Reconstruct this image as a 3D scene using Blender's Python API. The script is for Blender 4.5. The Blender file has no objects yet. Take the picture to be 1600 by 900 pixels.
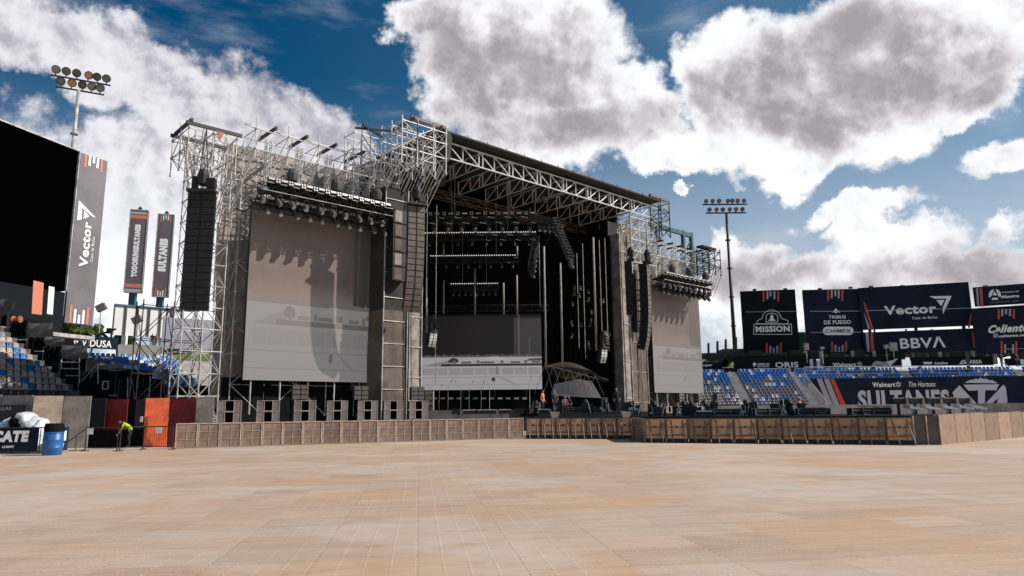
import bpy, bmesh, math, random
from math import sin, cos, tan, atan2, radians, pi, sqrt
from mathutils import Vector, Matrix
random.seed(7)
SC = bpy.context.scene
COL = SC.collection
# ------------------------------------------------------------ camera
FPX = 1100.0; PITCH = math.atan(190 / 1100); ROLL = radians(.55); EYE = 1.75
_R0 = Vector((1, 0, 0)); _U0 = Vector((0, -sin(PITCH), cos(PITCH))); _F = Vector((0, cos(PITCH), sin(PITCH)))
_U = _U0 * cos(ROLL) + _R0 * sin(ROLL); _R = _R0 * cos(ROLL) - _U0 * sin(ROLL)
cd = bpy.data.cameras.new('camera'); cam = bpy.data.objects.new('camera', cd); COL.objects.link(cam)
cd.sensor_width = 36; cd.lens = 36 * FPX / 1600; cd.clip_start = .1; cd.clip_end = 20000
m3 = Matrix((_R, _U, -_F)).transposed()
cam.matrix_world = Matrix.Translation((0, 0, EYE)) @ m3.to_4x4()
SC.camera = cam
# ------------------------------------------------------------ sun, sky, exposure
SUN_AZ, SUN_EL = 90, 38
sd = bpy.data.lights.new('sun', 'SUN'); sun = bpy.data.objects.new('sun', sd); COL.objects.link(sun)
sd.energy = 5.0; sd.angle = radians(.55); sd.color = (1, .93, .84)
to_sun = Vector((sin(radians(SUN_AZ)) * cos(radians(SUN_EL)), cos(radians(SUN_AZ)) * cos(radians(SUN_EL)), sin(radians(SUN_EL))))
sun.rotation_euler = (-to_sun).to_track_quat('-Z', 'Y').to_euler()
SC.view_settings.view_transform = 'Standard'; SC.view_settings.look = 'None'
SC.view_settings.exposure = 0.0; SC.view_settings.gamma = 1; SC.view_settings.use_curve_mapping = False
W = bpy.data.worlds.new('World'); SC.world = W; W.use_nodes = True
NT = W.node_tree; NT.nodes.clear()

def ray(px, py):
    a = (px - 800) / FPX; b = (450 - py) / FPX
    return _F + a * _R + b * _U
def at(px, py, Y):                       # the point at forward distance Y that lies along a direction
    d = ray(px, py); t = Y / d.y
    return Vector((d.x * t, Y, EYE + d.z * t))
def gnd(px, py, h=0):
    d = ray(px, py); t = (h - EYE) / d.z
    return Vector((d.x * t, d.y * t, h))
def prj(P):
    d = Vector(P) - Vector((0, 0, EYE)); z = d.dot(_F)
    return (800 + FPX * d.dot(_R) / z, 450 - FPX * d.dot(_U) / z)
def ae(px, py):
    d = ray(px, py).normalized()
    return math.degrees(atan2(d.x, d.y)), math.degrees(math.asin(d.z))

class NB:                                 # small helper for shader nodes
    def __init__(s, nt): s.nt = nt
    def n(s, t, **k):
        o = s.nt.nodes.new(t)
        for a, b in k.items(): setattr(o, a, b)
        return o
    def m(s, op, a, b=None, c=None, clamp=False):
        o = s.nt.nodes.new('ShaderNodeMath'); o.operation = op; o.use_clamp = clamp
        for i, x in enumerate((a, b, c)):
            if x is None: continue
            if hasattr(x, 'is_output'): s.nt.links.new(x, o.inputs[i])
            else: o.inputs[i].default_value = x
        return o.outputs[0]
    def vm(s, op, a, b):
        o = s.nt.nodes.new('ShaderNodeVectorMath'); o.operation = op
        for i, x in enumerate((a, b)):
            if x is None: continue
            if hasattr(x, 'is_output'): s.nt.links.new(x, o.inputs[i])
            else: o.inputs[i].default_value = x
        return o
    def l(s, a, b): s.nt.links.new(a, b)
    def sm(s, x, lo, hi, a=0., b=1.):
        o = s.nt.nodes.new('ShaderNodeMapRange'); o.interpolation_type = 'SMOOTHSTEP'
        s.nt.links.new(x, o.inputs[0])
        for i, q in ((1, lo), (2, hi), (3, a), (4, b)): o.inputs[i].default_value = q
        return o.outputs[0]
    def noise(s, vec, scale, detail=2, rough=.5, col=False, dist=0):
        o = s.nt.nodes.new('ShaderNodeTexNoise'); o.inputs['Scale'].default_value = scale
        o.inputs['Detail'].default_value = detail; o.inputs['Roughness'].default_value = rough
        o.inputs['Distortion'].default_value = dist
        if vec is not None: s.nt.links.new(vec, o.inputs['Vector'])
        return o.outputs['Color' if col else 'Fac']
    def mixc(s, f, a, b, mode='MIX'):
        o = s.nt.nodes.new('ShaderNodeMix'); o.data_type = 'RGBA'; o.blend_type = mode
        for i, x in ((0, f), (6, a), (7, b)):
            if hasattr(x, 'is_output'): s.nt.links.new(x, o.inputs[i])
            elif isinstance(x, (int, float)): o.inputs[i].default_value = x
            else: o.inputs[i].default_value = tuple(x) + ((1,) if len(x) == 3 else ())
        return o.outputs[2]

def build_world():
    N = NB(NT)
    out = N.n('ShaderNodeOutputWorld'); bg = N.n('ShaderNodeBackground'); N.l(bg.outputs[0], out.inputs[0])
    bg.inputs['Strength'].default_value = .1
    sky = N.n('ShaderNodeTexSky', sky_type='NISHITA', sun_disc=False, sun_elevation=radians(SUN_EL), sun_rotation=radians(SUN_AZ))
    sky.air_density = 1.0; sky.dust_density = .6; sky.ozone_density = 2.0
    tc = N.n('ShaderNodeTexCoord'); g = tc.outputs['Generated']
    nz = N.n('ShaderNodeVectorMath', operation='NORMALIZE'); N.l(g, nz.inputs[0]); d = nz.outputs[0]
    sx = N.n('ShaderNodeSeparateXYZ'); N.l(d, sx.inputs[0])
    az = N.m('MULTIPLY', N.m('ARCTAN2', sx.outputs[0], sx.outputs[1]), 57.29578)
    el = N.m('MULTIPLY', N.m('ARCSINE', sx.outputs[2]), 57.29578)
    cx = N.n('ShaderNodeCombineXYZ'); N.l(az, cx.inputs[0]); N.l(el, cx.inputs[1])
    wn = N.noise(d, 4.5, 8, .62, col=True)
    warp = N.vm('MULTIPLY', N.vm('SUBTRACT', wn, (.5, .5, .5)).outputs[0], (15, 12, 0)).outputs[0]
    P = N.vm('ADD', cx.outputs[0], warp).outputs[0]
    wl = N.vm('MULTIPLY', N.vm('SUBTRACT', N.noise(d, 3.5, 2, .5, col=True), (.5, .5, .5)).outputs[0], (9, 7, 0)).outputs[0]
    PS_ = N.vm('ADD', cx.outputs[0], wl).outputs[0]
    fb = N.noise(d, 11, 10, .63); fb2 = N.noise(d, 3.2, 4, .5)
    def field(blobs, P, base=-3.):
        cur = None
        for (px, py, rx, ry, *w) in blobs:
            a, e = ae(px, py); k = 57.3 / 1160
            q = N.vm('MULTIPLY', N.vm('SUBTRACT', P, (a, e, 0)).outputs[0], (1 / (rx * k), 1 / (ry * k), 0)).outputs[0]
            dt = N.vm('DOT_PRODUCT', q, q).outputs['Value']
            v = N.m('SUBTRACT', (w[0] if w else 1.), dt)
            if cur is None: cur = v
            else:
                o = N.nt.nodes.new('ShaderNodeMath'); o.operation = 'SMOOTH_MAX'
                N.l(cur, o.inputs[0]); N.l(v, o.inputs[1]); o.inputs[2].default_value = .25; cur = o.outputs[0]
        return cur
    # broken sheet of bright cloud on the left, fading into glare behind the stage
    left = [(60, 75, 90, 45), (190, 85, 150, 55), (330, 150, 170, 70), (430, 180, 110, 60), (230, 215, 190, 70), (210, 320, 230, 110), (330, 420, 380, 150),
            (500, 235, 90, 50), (110, 185, 60, 40)]
    # the tall cumulus masses in the centre and on the right
    big = [(650, 15, 60, 45), (750, 55, 130, 90), (880, 75, 130, 100), (790, 165, 120, 75), (900, 195, 170, 62), (1040, 225, 80, 34), (975, 150, 80, 60), (820, 235, 110, 45), (700, 130, 80, 70),
           (1100, 110, 60, 60), (1180, 95, 120, 75), (1300, 85, 150, 85), (1430, 75, 140, 95), (1280, 175, 150, 80), (1400, 165, 140, 75), (1500, 130, 60, 70), (1520, 20, 90, 55),
           (1245, 235, 75, 42), (1130, 190, 90, 50), (1515, 190, 30, 22), (1590, 15, 50, 40), (1073, 277, 22, 10)]
    low = [(1165, 350, 32, 22), (1190, 400, 70, 55), (1150, 440, 90, 50), (1270, 430, 110, 42), (1400, 420, 150, 40), (1360, 318, 95, 20), (1410, 370, 110, 38), (1590, 260, 60, 26),
           (1590, 350, 50, 20), (1530, 420, 130, 48), (1400, 470, 330, 60), (1340, 350, 60, 20), (760, 470, 260, 60)]
    fbc = N.m('SUBTRACT', fb, .5)
    fl = N.m('ADD', N.m('ADD', field(left, P), N.m('MULTIPLY', fbc, 3.4)), .1)
    fg = N.m('ADD', N.m('ADD', field(big, P), N.m('MULTIPLY', fbc, 2.2)), .10)
    fw = N.m('ADD', field(low, P), N.m('MULTIPLY', fbc, 2.6))
    # rest of the dome, out of this view: loose scattered cloud
    side = N.m('ADD', N.sm(N.m('ABSOLUTE', az), 40, 60, 0, 1), N.sm(el, 36, 50, 0, 1), clamp=True)
    rest = N.m('SUBTRACT', N.m('MULTIPLY', N.sm(fb2, .55, .7), side), .35)
    rest = N.m('ADD', rest, N.m('MULTIPLY', fbc, 1.5))
    ml = N.sm(fl, -.15, .6); mg = N.sm(fg, -.18, .45); mw = N.sm(fw, -.15, .6); mr = N.sm(rest, .0, .5)
    mr = N.m('MULTIPLY', mr, side)
    thin = N.m('MULTIPLY', N.sm(N.noise(N.vm('MULTIPLY', d, (2, 2, 7)).outputs[0], 3, 6, .6), .5, .8), .4)
    # shading: thick hearts of the clouds are grey-mauve, rims and sunward billows brilliant
    shade_blobs = [(700, 60, 60, 60), (790, 110, 130, 70), (760, 190, 120, 60), (930, 205, 120, 35), (1215, 110, 80, 45), (1250, 185, 80, 45), (1400, 130, 130, 50), (1330, 55, 100, 32), (1150, 160, 90, 50), (1440, 50, 60, 34),
                   (1510, 150, 40, 24), (1510, 425, 110, 36), (1250, 425, 60, 30), (1150, 430, 60, 35), (1440, 450, 90, 25), (1560, 430, 70, 40)]
    sh = N.m('ADD', field(shade_blobs, PS_), N.m('MULTIPLY', N.m('SUBTRACT', N.noise(d, 5, 6, .55), .5), 1.6))
    shade = N.sm(sh, -2.3, 1.7)
    off = N.vm('ADD', d, (.018, .0, .016)).outputs[0]
    r1 = N.m('SUBTRACT', N.noise(d, 8, 7, .55), N.noise(off, 8, 7, .55))
    r2 = N.m('SUBTRACT', N.noise(d, 22, 5, .6), N.noise(N.vm('ADD', d, (.008, 0, .007)).outputs[0], 22, 5, .6))
    relief = N.m('ADD', N.m('MULTIPLY', r1, 3.0), N.m('MULTIPLY', r2, 1.6))
    shade = N.m('ADD', shade, N.m('MULTIPLY', relief, -.85), clamp=True)
    rim = N.m('MAXIMUM', N.sm(fg, .05, .9), N.sm(fw, .1, 1.2)); shade = N.m('MULTIPLY', shade, N.m('ADD', N.m('MULTIPLY', rim, .6), .4))
    ramp = N.n('ShaderNodeValToRGB'); N.l(shade, ramp.inputs[0]); e = ramp.color_ramp.elements
    e[0].position = 0; e[0].color = (1.02, 1.03, 1.05, 1); e[1].position = 1; e[1].color = (.385, .35, .37, 1)
    for p_, c_ in ((.25, (.93, .93, .95, 1)), (.5, (.72, .69, .71, 1)), (.75, (.52, .485, .51, 1))):
        q_ = e.new(p_); q_.color = c_
    cl = N.vm('MULTIPLY', ramp.outputs[0], (10, 10, 10)).outputs[0]
    cleft = N.mixc(N.sm(fb2, .35, .62), (5.0, 4.85, 5.5), (7.4, 7.2, 7.9))
    cleft = N.mixc(N.sm(relief, -.15, .35, .0, .75), cleft, (9.2, 9.1, 9.5))
    cleft = N.mixc(N.sm(relief, -.35, .05, .65, .0), cleft, (3.7, 3.6, 4.3))
    cleft = N.mixc(N.sm(el, 8, 22, 1, 0), cleft, (10.2, 10.4, 10.8))
    # blue of the clear sky
    hs = N.n('ShaderNodeHueSaturation'); hs.inputs['Saturation'].default_value = 1.25; hs.inputs['Value'].default_value = 1.
    N.l(sky.outputs[0], hs.inputs['Color'])
    clear = N.mixc(1., hs.outputs[0], N.mixc(N.sm(az, -30, 22), (.0, .46, .56), (.80, .90, .80)), 'MULTIPLY')
    col = N.mixc(thin, clear, (5.5, 6.2, 7.2))
    col = N.mixc(N.m('MULTIPLY', N.sm(el, 0, 26, .85, 0), N.sm(az, -60, 10, .8, 1.)), col, (6.6, 7.0, 8.0))
    col = N.mixc(mr, col, (4.2, 4.2, 4.5))
    col = N.mixc(ml, col, cleft)
    col = N.mixc(mw, col, cl)
    col = N.mixc(mg, col, cl)
    col = N.mixc(N.sm(el, -4, 0, 1, 0), col, (1.6, 1.5, 1.4))
    N.l(col, bg.inputs['Color'])
build_world()
# ------------------------------------------------------------ materials
def mat(name, col, rough=.7, var=.0, scale=3., metal=0., bump=0., bscale=20., spec=.5, emit=None, col2=None, lo=.35, hi=.65, ior=None, orand=0.):
    m = bpy.data.materials.new(name); m.use_nodes = True; nt = m.node_tree; N = NB(nt)
    b = nt.nodes['Principled BSDF']
    b.inputs['Roughness'].default_value = rough; b.inputs['Metallic'].default_value = metal
    b.inputs['Specular IOR Level'].default_value = spec
    if ior: b.inputs['IOR'].default_value = ior
    tc = N.n('ShaderNodeTexCoord')
    if var or col2:
        ns = N.noise(tc.outputs['Object'], scale, 5, .6)
        c2 = col2 or tuple(max(0, x * (1 - var)) for x in col)
        c = N.mixc(N.sm(ns, lo, hi), col, c2); N.l(c, b.inputs['Base Color'])
    else: b.inputs['Base Color'].default_value = tuple(col) + (1,)
    if orand:                             # every copy a little lighter or darker than its neighbour
        oi = N.n('ShaderNodeObjectInfo'); k = N.m('ADD', N.m('MULTIPLY', oi.outputs['Random'], 2 * orand), 1 - orand)
        src = b.inputs['Base Color'].links[0].from_socket if b.inputs['Base Color'].links else None
        cc = N.n('ShaderNodeCombineXYZ'); [N.l(k, cc.inputs[i]) for i in range(3)]
        N.l(N.mixc(1., src if src is not None else tuple(col), cc.outputs[0], 'MULTIPLY'), b.inputs['Base Color'])
    if bump:
        bn = N.n('ShaderNodeBump'); bn.inputs['Strength'].default_value = bump; bn.inputs['Distance'].default_value = .05
        N.l(N.noise(tc.outputs['Object'], bscale, 4, .6), bn.inputs['Height']); N.l(bn.outputs[0], b.inputs['Normal'])
    if emit: b.inputs['Emission Color'].default_value = tuple(emit[:3]) + (1,); b.inputs['Emission Strength'].default_value = emit[3]
    return m
M = {}
M['steel'] = mat('galvanised_steel', (.60, .58, .57), .5, .5, 1.3, .15)
M['whitetruss'] = mat('pale_aluminium_truss', (.74, .72, .70), .5, .2, 1.3, .0)
M['rust'] = mat('brown_primed_steel', (.20, .13, .09), .6, .4, 2)
M['orange'] = mat('orange_coupler_paint', (.42, .15, .07), .6, .3, 5)
M['darksteel'] = mat('dark_painted_steel', (.03, .03, .033), .5, .3, 4)
M['blacktruss'] = mat('black_powder_coat', (.035, .033, .032), .45, .3, 5)
M['bluesteel'] = mat('blue_painted_steel', (.04, .11, .16), .5, .3, 3)
M['black'] = mat('black_stage_cloth', (.010, .010, .011), .95, .4, 1.5, bump=.4, bscale=3, spec=.1)
M['blackcase'] = mat('black_textured_case', (.016, .016, .017), .6, .4, 8)
M['speaker'] = mat('dark_speaker_grille', (.022, .020, .020), .65, .35, 5)
M['browngrille'] = mat('dusty_brown_grille', (.17, .135, .12), .7, .3, 2.5)
M['subgrille'] = mat('dusty_grey_grille', (.30, .25, .24), .75, .3, 2, orand=.2)
M['tarp'] = mat('beige_mesh_tarp', (.43, .37, .33), .9, .3, .8, bump=.5, bscale=1.2)
M['tarp_dark'] = mat('dark_grey_wind_cloth', (.055, .050, .047), .9, .45, .6, bump=.5, bscale=1.0)
M['tarp_brown'] = mat('grey_brown_wind_cloth', (.17, .132, .108), .9, .45, .5, bump=.5, bscale=1.2)
M['tarp_white'] = mat('pale_dusty_cloth', (.37, .32, .28), .85, .5, .9, bump=.6, bscale=1.5)
M['greytarp'] = mat('grey_rain_tarp', (.20, .175, .16), .7, .3, 1.5, bump=.8, bscale=2.5)
M['ply'] = mat('grimy_plywood', (.27, .185, .135), .8, .0, 1.3, bump=.2, bscale=8, col2=(.11, .065, .045), lo=.35, hi=.72, orand=.22)
M['ply_right'] = mat('sun_baked_plywood', (.29, .195, .135), .8, .0, 1.2, bump=.2, bscale=8, col2=(.11, .07, .05), lo=.45, hi=.68, orand=.28)
M['shaderail'] = mat('shaded_barrier_rail', (.22, .15, .105), .6, .35, 3)  # barrier rail darkened, the shade of the right rows put into its colour
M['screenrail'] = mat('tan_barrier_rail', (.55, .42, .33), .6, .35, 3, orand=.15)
M['ply_pale'] = mat('pale_weathered_board', (.56, .45, .35), .8, .4, 1.2)
M['ply_grey'] = mat('grey_weathered_board', (.36, .32, .285), .8, .4, 1.2)
M['alu'] = mat('worn_aluminium_rail', (.66, .55, .46), .5, .35, 3, .3)
M['redpanel'] = mat('stained_red_panel', (.33, .012, .012), .7, .5, 1.3)
M['darkred'] = mat('dark_red_panel', (.24, .008, .012), .7, .5, 1.3)
M['orangepanel'] = mat('orange_panel', (.95, .17, .055), .65, .35, 1.5)
M['purple'] = mat('dull_purple_panel', (.045, .022, .032), .8, .3, 1)
M['white'] = mat('white_paint', (.8, .8, .8), .6, .08, 3)
M['sign_white'] = mat('white_lettering', (.93, .93, .95), .6)
M['sultan'] = mat('pale_lilac_print', (.62, .62, .70), .6)
M['greyink'] = mat('grey_stripe_print', (.42, .42, .46), .7)
M['redink'] = mat('red_orange_stripe_print', (.62, .09, .055), .7)
M['palered'] = mat('sun_faded_orange_print', (.66, .22, .14), .7)
M['navy'] = mat('navy_blue_vinyl', (.012, .022, .045), .8, .35, .5, bump=.35, bscale=.8, spec=.2)
M['blackvinyl'] = mat('black_vinyl', (.005, .009, .015), .8, .3, .5, bump=.3, bscale=.8, spec=.2)
M['fadedgrey'] = mat('faded_grey_vinyl', (.19, .175, .195), .6, .3, .2)
M['pylongrey'] = mat('grey_mauve_vinyl', (.16, .13, .145), .6, .2, .5)
M['display'] = mat('unlit_black_display', (.0006, .0006, .0006), .95, 0, spec=0.)
M['bluebarrel'] = mat('blue_plastic_barrel', (.02, .13, .38), .4, .2, 3)
M['bag'] = mat('white_plastic_bag', (.72, .78, .80), .35, .3, 2, bump=1., bscale=7)
M['lime'] = mat('lime_work_shirt', (.42, .62, .05), .8, .2, 6)
M['skin'] = mat('skin', (.42, .22, .14), .6)
M['hair'] = mat('dark_hair', (.02, .012, .01), .6)
M['jeans'] = mat('dark_trousers', (.02, .025, .035), .9, .3, 6)
M['orangeshirt'] = mat('orange_vest', (.75, .22, .12), .8, .2, 6)
M['brownshirt'] = mat('brown_shirt', (.22, .13, .09), .8, .2, 6)
M['blackshirt'] = mat('black_shirt', (.015, .015, .016), .8)
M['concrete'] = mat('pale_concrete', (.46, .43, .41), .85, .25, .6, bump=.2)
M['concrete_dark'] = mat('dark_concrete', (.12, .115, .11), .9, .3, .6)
M['stairgrey'] = mat('worn_stair_concrete', (.60, .58, .58), .8, .3, 2)
M['railwhite'] = mat('pale_rail_paint', (.55, .55, .56), .5, .2, 2)
M['seat_blue'] = mat('blue_seat_plastic', (.008, .12, .38), .4, orand=.3)
M['seat_grey'] = mat('grey_seat_plastic', (.15, .15, .165), .4, orand=.35)
M['seat_white'] = mat('white_seat_plastic', (.55, .55, .6), .4, orand=.2)
M['seat_tan'] = mat('dusty_tan_seat_plastic', (.34, .275, .245), .5, orand=.25)
M['bark'] = mat('bark', (.10, .07, .05), .9, .4, 6)
M['leaf'] = mat('leaf', (.12, .15, .035), .7, col2=(.05, .08, .02), scale=1.2)
M['grass'] = mat('mown_grass', (.15, .20, .06), .9, .35, .25)
M['hill'] = mat('hazy_wooded_hill', (.10, .17, .25), .95, .3, .004)  # blue of the distance haze is put into the hill colour
M['green'] = mat('green_container_paint', (.02, .17, .06), .6, .2, 1)
M['panelwhite'] = mat('white_sheet_panel', (.80, .81, .80), .6, .06, .5)
M['lilac'] = mat('lilac_grey_panel', (.38, .38, .46), .7, .1, .5)
M['lamp'] = mat('lamp_lens_grey', (.20, .17, .16), .3, .3, 3)
M['lampwarm'] = mat('lamp_lens_amber', (.35, .17, .08), .3, .3, 3)
M['led'] = mat('lit_led', (.8, .8, .8), .4, emit=(.95, .97, 1, .6))
M['strobe'] = mat('white_strobe_front', (.45, .45, .44), .35, orand=.4)
M['brass'] = mat('tan_wood', (.40, .22, .10), .6)
M['inflat'] = mat('brown_slack_cover', (.09, .065, .05), .6, .35, .6, bump=.6, bscale=.7)
M['polesock'] = mat('dusty_white_sock', (.38, .34, .31), .8, .3, 2)
M['hoist'] = mat('hoist_bag_cloth', (.10, .09, .085), .8, .4, 3)

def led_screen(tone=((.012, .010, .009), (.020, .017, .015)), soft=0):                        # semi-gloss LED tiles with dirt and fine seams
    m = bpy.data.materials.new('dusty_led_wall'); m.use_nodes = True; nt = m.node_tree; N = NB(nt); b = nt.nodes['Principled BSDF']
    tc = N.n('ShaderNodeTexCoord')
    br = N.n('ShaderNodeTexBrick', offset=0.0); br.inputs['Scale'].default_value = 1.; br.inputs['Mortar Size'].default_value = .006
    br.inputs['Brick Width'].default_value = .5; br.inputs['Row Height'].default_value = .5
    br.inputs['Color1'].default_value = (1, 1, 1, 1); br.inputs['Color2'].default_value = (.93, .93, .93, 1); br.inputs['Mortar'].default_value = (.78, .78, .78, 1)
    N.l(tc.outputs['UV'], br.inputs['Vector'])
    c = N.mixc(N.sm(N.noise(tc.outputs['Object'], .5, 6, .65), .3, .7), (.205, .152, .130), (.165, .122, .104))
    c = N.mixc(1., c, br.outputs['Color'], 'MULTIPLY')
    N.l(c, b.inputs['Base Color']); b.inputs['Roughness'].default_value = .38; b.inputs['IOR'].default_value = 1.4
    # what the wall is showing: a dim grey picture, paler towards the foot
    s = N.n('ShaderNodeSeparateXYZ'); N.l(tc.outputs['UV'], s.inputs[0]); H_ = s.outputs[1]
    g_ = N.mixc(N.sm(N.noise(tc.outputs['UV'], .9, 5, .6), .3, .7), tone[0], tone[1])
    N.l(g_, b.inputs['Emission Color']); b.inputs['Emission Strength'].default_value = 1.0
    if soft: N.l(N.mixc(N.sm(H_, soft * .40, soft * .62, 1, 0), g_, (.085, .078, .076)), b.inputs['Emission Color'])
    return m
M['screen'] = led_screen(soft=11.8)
def dark_screen():
    m = led_screen(((.006, .005, .005), (.014, .012, .012))); m.name = 'dark_led_wall'
    for n in m.node_tree.nodes:
        if n.bl_idname == 'ShaderNodeMix' and n.blend_type == 'MIX' and n.inputs[6].default_value[0] > .1:
            n.inputs[6].default_value = (.02, .017, .016, 1); n.inputs[7].default_value = (.012, .010, .010, 1)
    return m
M['darkscreen'] = dark_screen()

def sheer(name, col, k):                  # thin board that lets some of the sun behind it glow through
    m = mat(name, col, .8, .0, 1.4, col2=tuple(x * .38 for x in col), lo=.45, hi=.7, orand=.25); nt = m.node_tree; N = NB(nt); b = nt.nodes['Principled BSDF']
    tr = N.n('ShaderNodeBsdfTranslucent'); mx = N.n('ShaderNodeMixShader'); mx.inputs[0].default_value = k
    N.l(b.inputs['Base Color'].links[0].from_socket, tr.inputs[0]); N.l(b.outputs[0], mx.inputs[1]); N.l(tr.outputs[0], mx.inputs[2]); N.l(mx.outputs[0], nt.nodes['Material Output'].inputs[0])
    return m
M['ply_glow'] = sheer('thin_backlit_board', (.64, .49, .37), .5)
def floor_mat():
    m = bpy.data.materials.new('event_floor_tiles'); m.use_nodes = True; nt = m.node_tree; N = NB(nt); b = nt.nodes['Principled BSDF']
    tc = N.n('ShaderNodeTexCoord'); mp = N.n('ShaderNodeMapping', vector_type='POINT'); mp.inputs['Rotation'].default_value = (0, 0, radians(-7.5))
    N.l(tc.outputs['Object'], mp.inputs['Vector']); v = mp.outputs[0]
    s = N.n('ShaderNodeSeparateXYZ'); N.l(v, s.inputs[0]); x, y = s.outputs[0], s.outputs[1]
    def cell(wx, wy, seed):
        cx = N.n('ShaderNodeCombineXYZ')
        N.l(N.m('FLOOR', N.m('DIVIDE', x, wx)), cx.inputs[0]); N.l(N.m('FLOOR', N.m('DIVIDE', y, wy)), cx.inputs[1]); cx.inputs[2].default_value = seed
        w = N.n('ShaderNodeTexWhiteNoise', noise_dimensions='3D'); N.l(cx.outputs[0], w.inputs['Vector']); return w.outputs['Value']
    c1 = cell(1.2, .9, 1.); c2 = cell(4.8, .9, 2.); c3 = cell(2.4, 1.8, 5.)
    big = N.noise(v, .09, 3, .5)
    base = N.mixc(N.m('POWER', c1, 1.), (.46, .32, .22), (.57, .41, .295))
    base = N.mixc(N.sm(c2, .55, 1., 0, .7), base, (.50, .41, .34))
    base = N.mixc(N.m('MULTIPLY', N.sm(N.m('ADD', N.m('MULTIPLY', c3, .6), N.m('MULTIPLY', N.noise(v, .22, 3, .6), .8)), .72, .95), .65), base, (.56, .34, .19))
    base = N.mixc(N.m('MULTIPLY', N.sm(cell(1.2, .9, 9.), .93, .97), .55), base, (.55, .30, .15))
    st = N.noise(N.vm('MULTIPLY', v, (.35, 2.4, 1)).outputs[0], 1.3, 6, .65)
    base = N.mixc(N.sm(st, .38, .72, 0, .5), base, (.36, .25, .175))
    st2 = N.noise(N.vm('MULTIPLY', v, (.5, 5., 1)).outputs[0], 3.1, 6, .7)
    base = N.mixc(N.sm(st2, .45, .75, 0, .45), base, (.66, .53, .43))
    pale = N.noise(v, .16, 5, .65); base = N.mixc(N.sm(pale, .46, .62, 0, .7), base, (.60, .50, .425))
    rust = N.noise(N.vm('MULTIPLY', v, (.8, 2.0, 1)).outputs[0], .8, 8, .72)
    base = N.mixc(N.sm(rust, .57, .70, 0, .65), base, (.38, .20, .10))
    wear = N.noise(v, .33, 7, .7); base = N.mixc(N.sm(wear, .52, .75, 0, .45), base, (.32, .235, .175))
    spot = N.noise(v, 14, 4, .6); base = N.mixc(N.sm(spot, .66, .74, 0, .5), base, (.22, .15, .10))
    base = N.mixc(N.sm(N.noise(v, 3.5, 6, .7), .55, .8, 0, .30), base, (.36, .27, .21))
    def line(c, w, half):
        f = N.m('FRACT', N.m('DIVIDE', c, w)); dd = N.m('ABSOLUTE', N.m('SUBTRACT', f, .5)); return N.sm(dd, .5 - half / w, .5 - half / w * .4)
    lx = line(x, .3, .016); ly = line(y, .9, .012); lxx = line(x, 1.2, .02)
    ribs = N.sm(N.m('SINE', N.m('MULTIPLY', y, 2 * pi / .045)), -.2, .8)
    dash = N.m('MULTIPLY', lx, N.sm(N.m('SINE', N.m('MULTIPLY', y, 2 * pi / .15)), -.4, .2))
    base = N.mixc(N.m('MULTIPLY', N.m('MULTIPLY', dash, N.sm(N.noise(v, .7, 4, .6), .35, .65)), .38), base, (.78, .66, .55))
    base = N.mixc(N.m('MULTIPLY', N.m('MULTIPLY', N.m('MAXIMUM', ly, lxx), N.sm(N.noise(v, 1.7, 4, .6), .35, .6)), .38), base, (.30, .22, .17))
    base = N.mixc(N.m('MULTIPLY', ribs, .07), base, (.32, .25, .2))
    N.l(base, b.inputs['Base Color']); b.inputs['Roughness'].default_value = .7
    bn = N.n('ShaderNodeBump'); bn.inputs['Strength'].default_value = .35; bn.inputs['Distance'].default_value = .01
    h = N.m('ADD', N.m('MULTIPLY', ribs, .25), N.m('SUBTRACT', N.m('MULTIPLY', dash, .8), N.m('MAXIMUM', ly, lxx)))
    N.l(h, bn.inputs['Height']); N.l(bn.outputs[0], b.inputs['Normal'])
    return m
M['floor'] = floor_mat()
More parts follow.
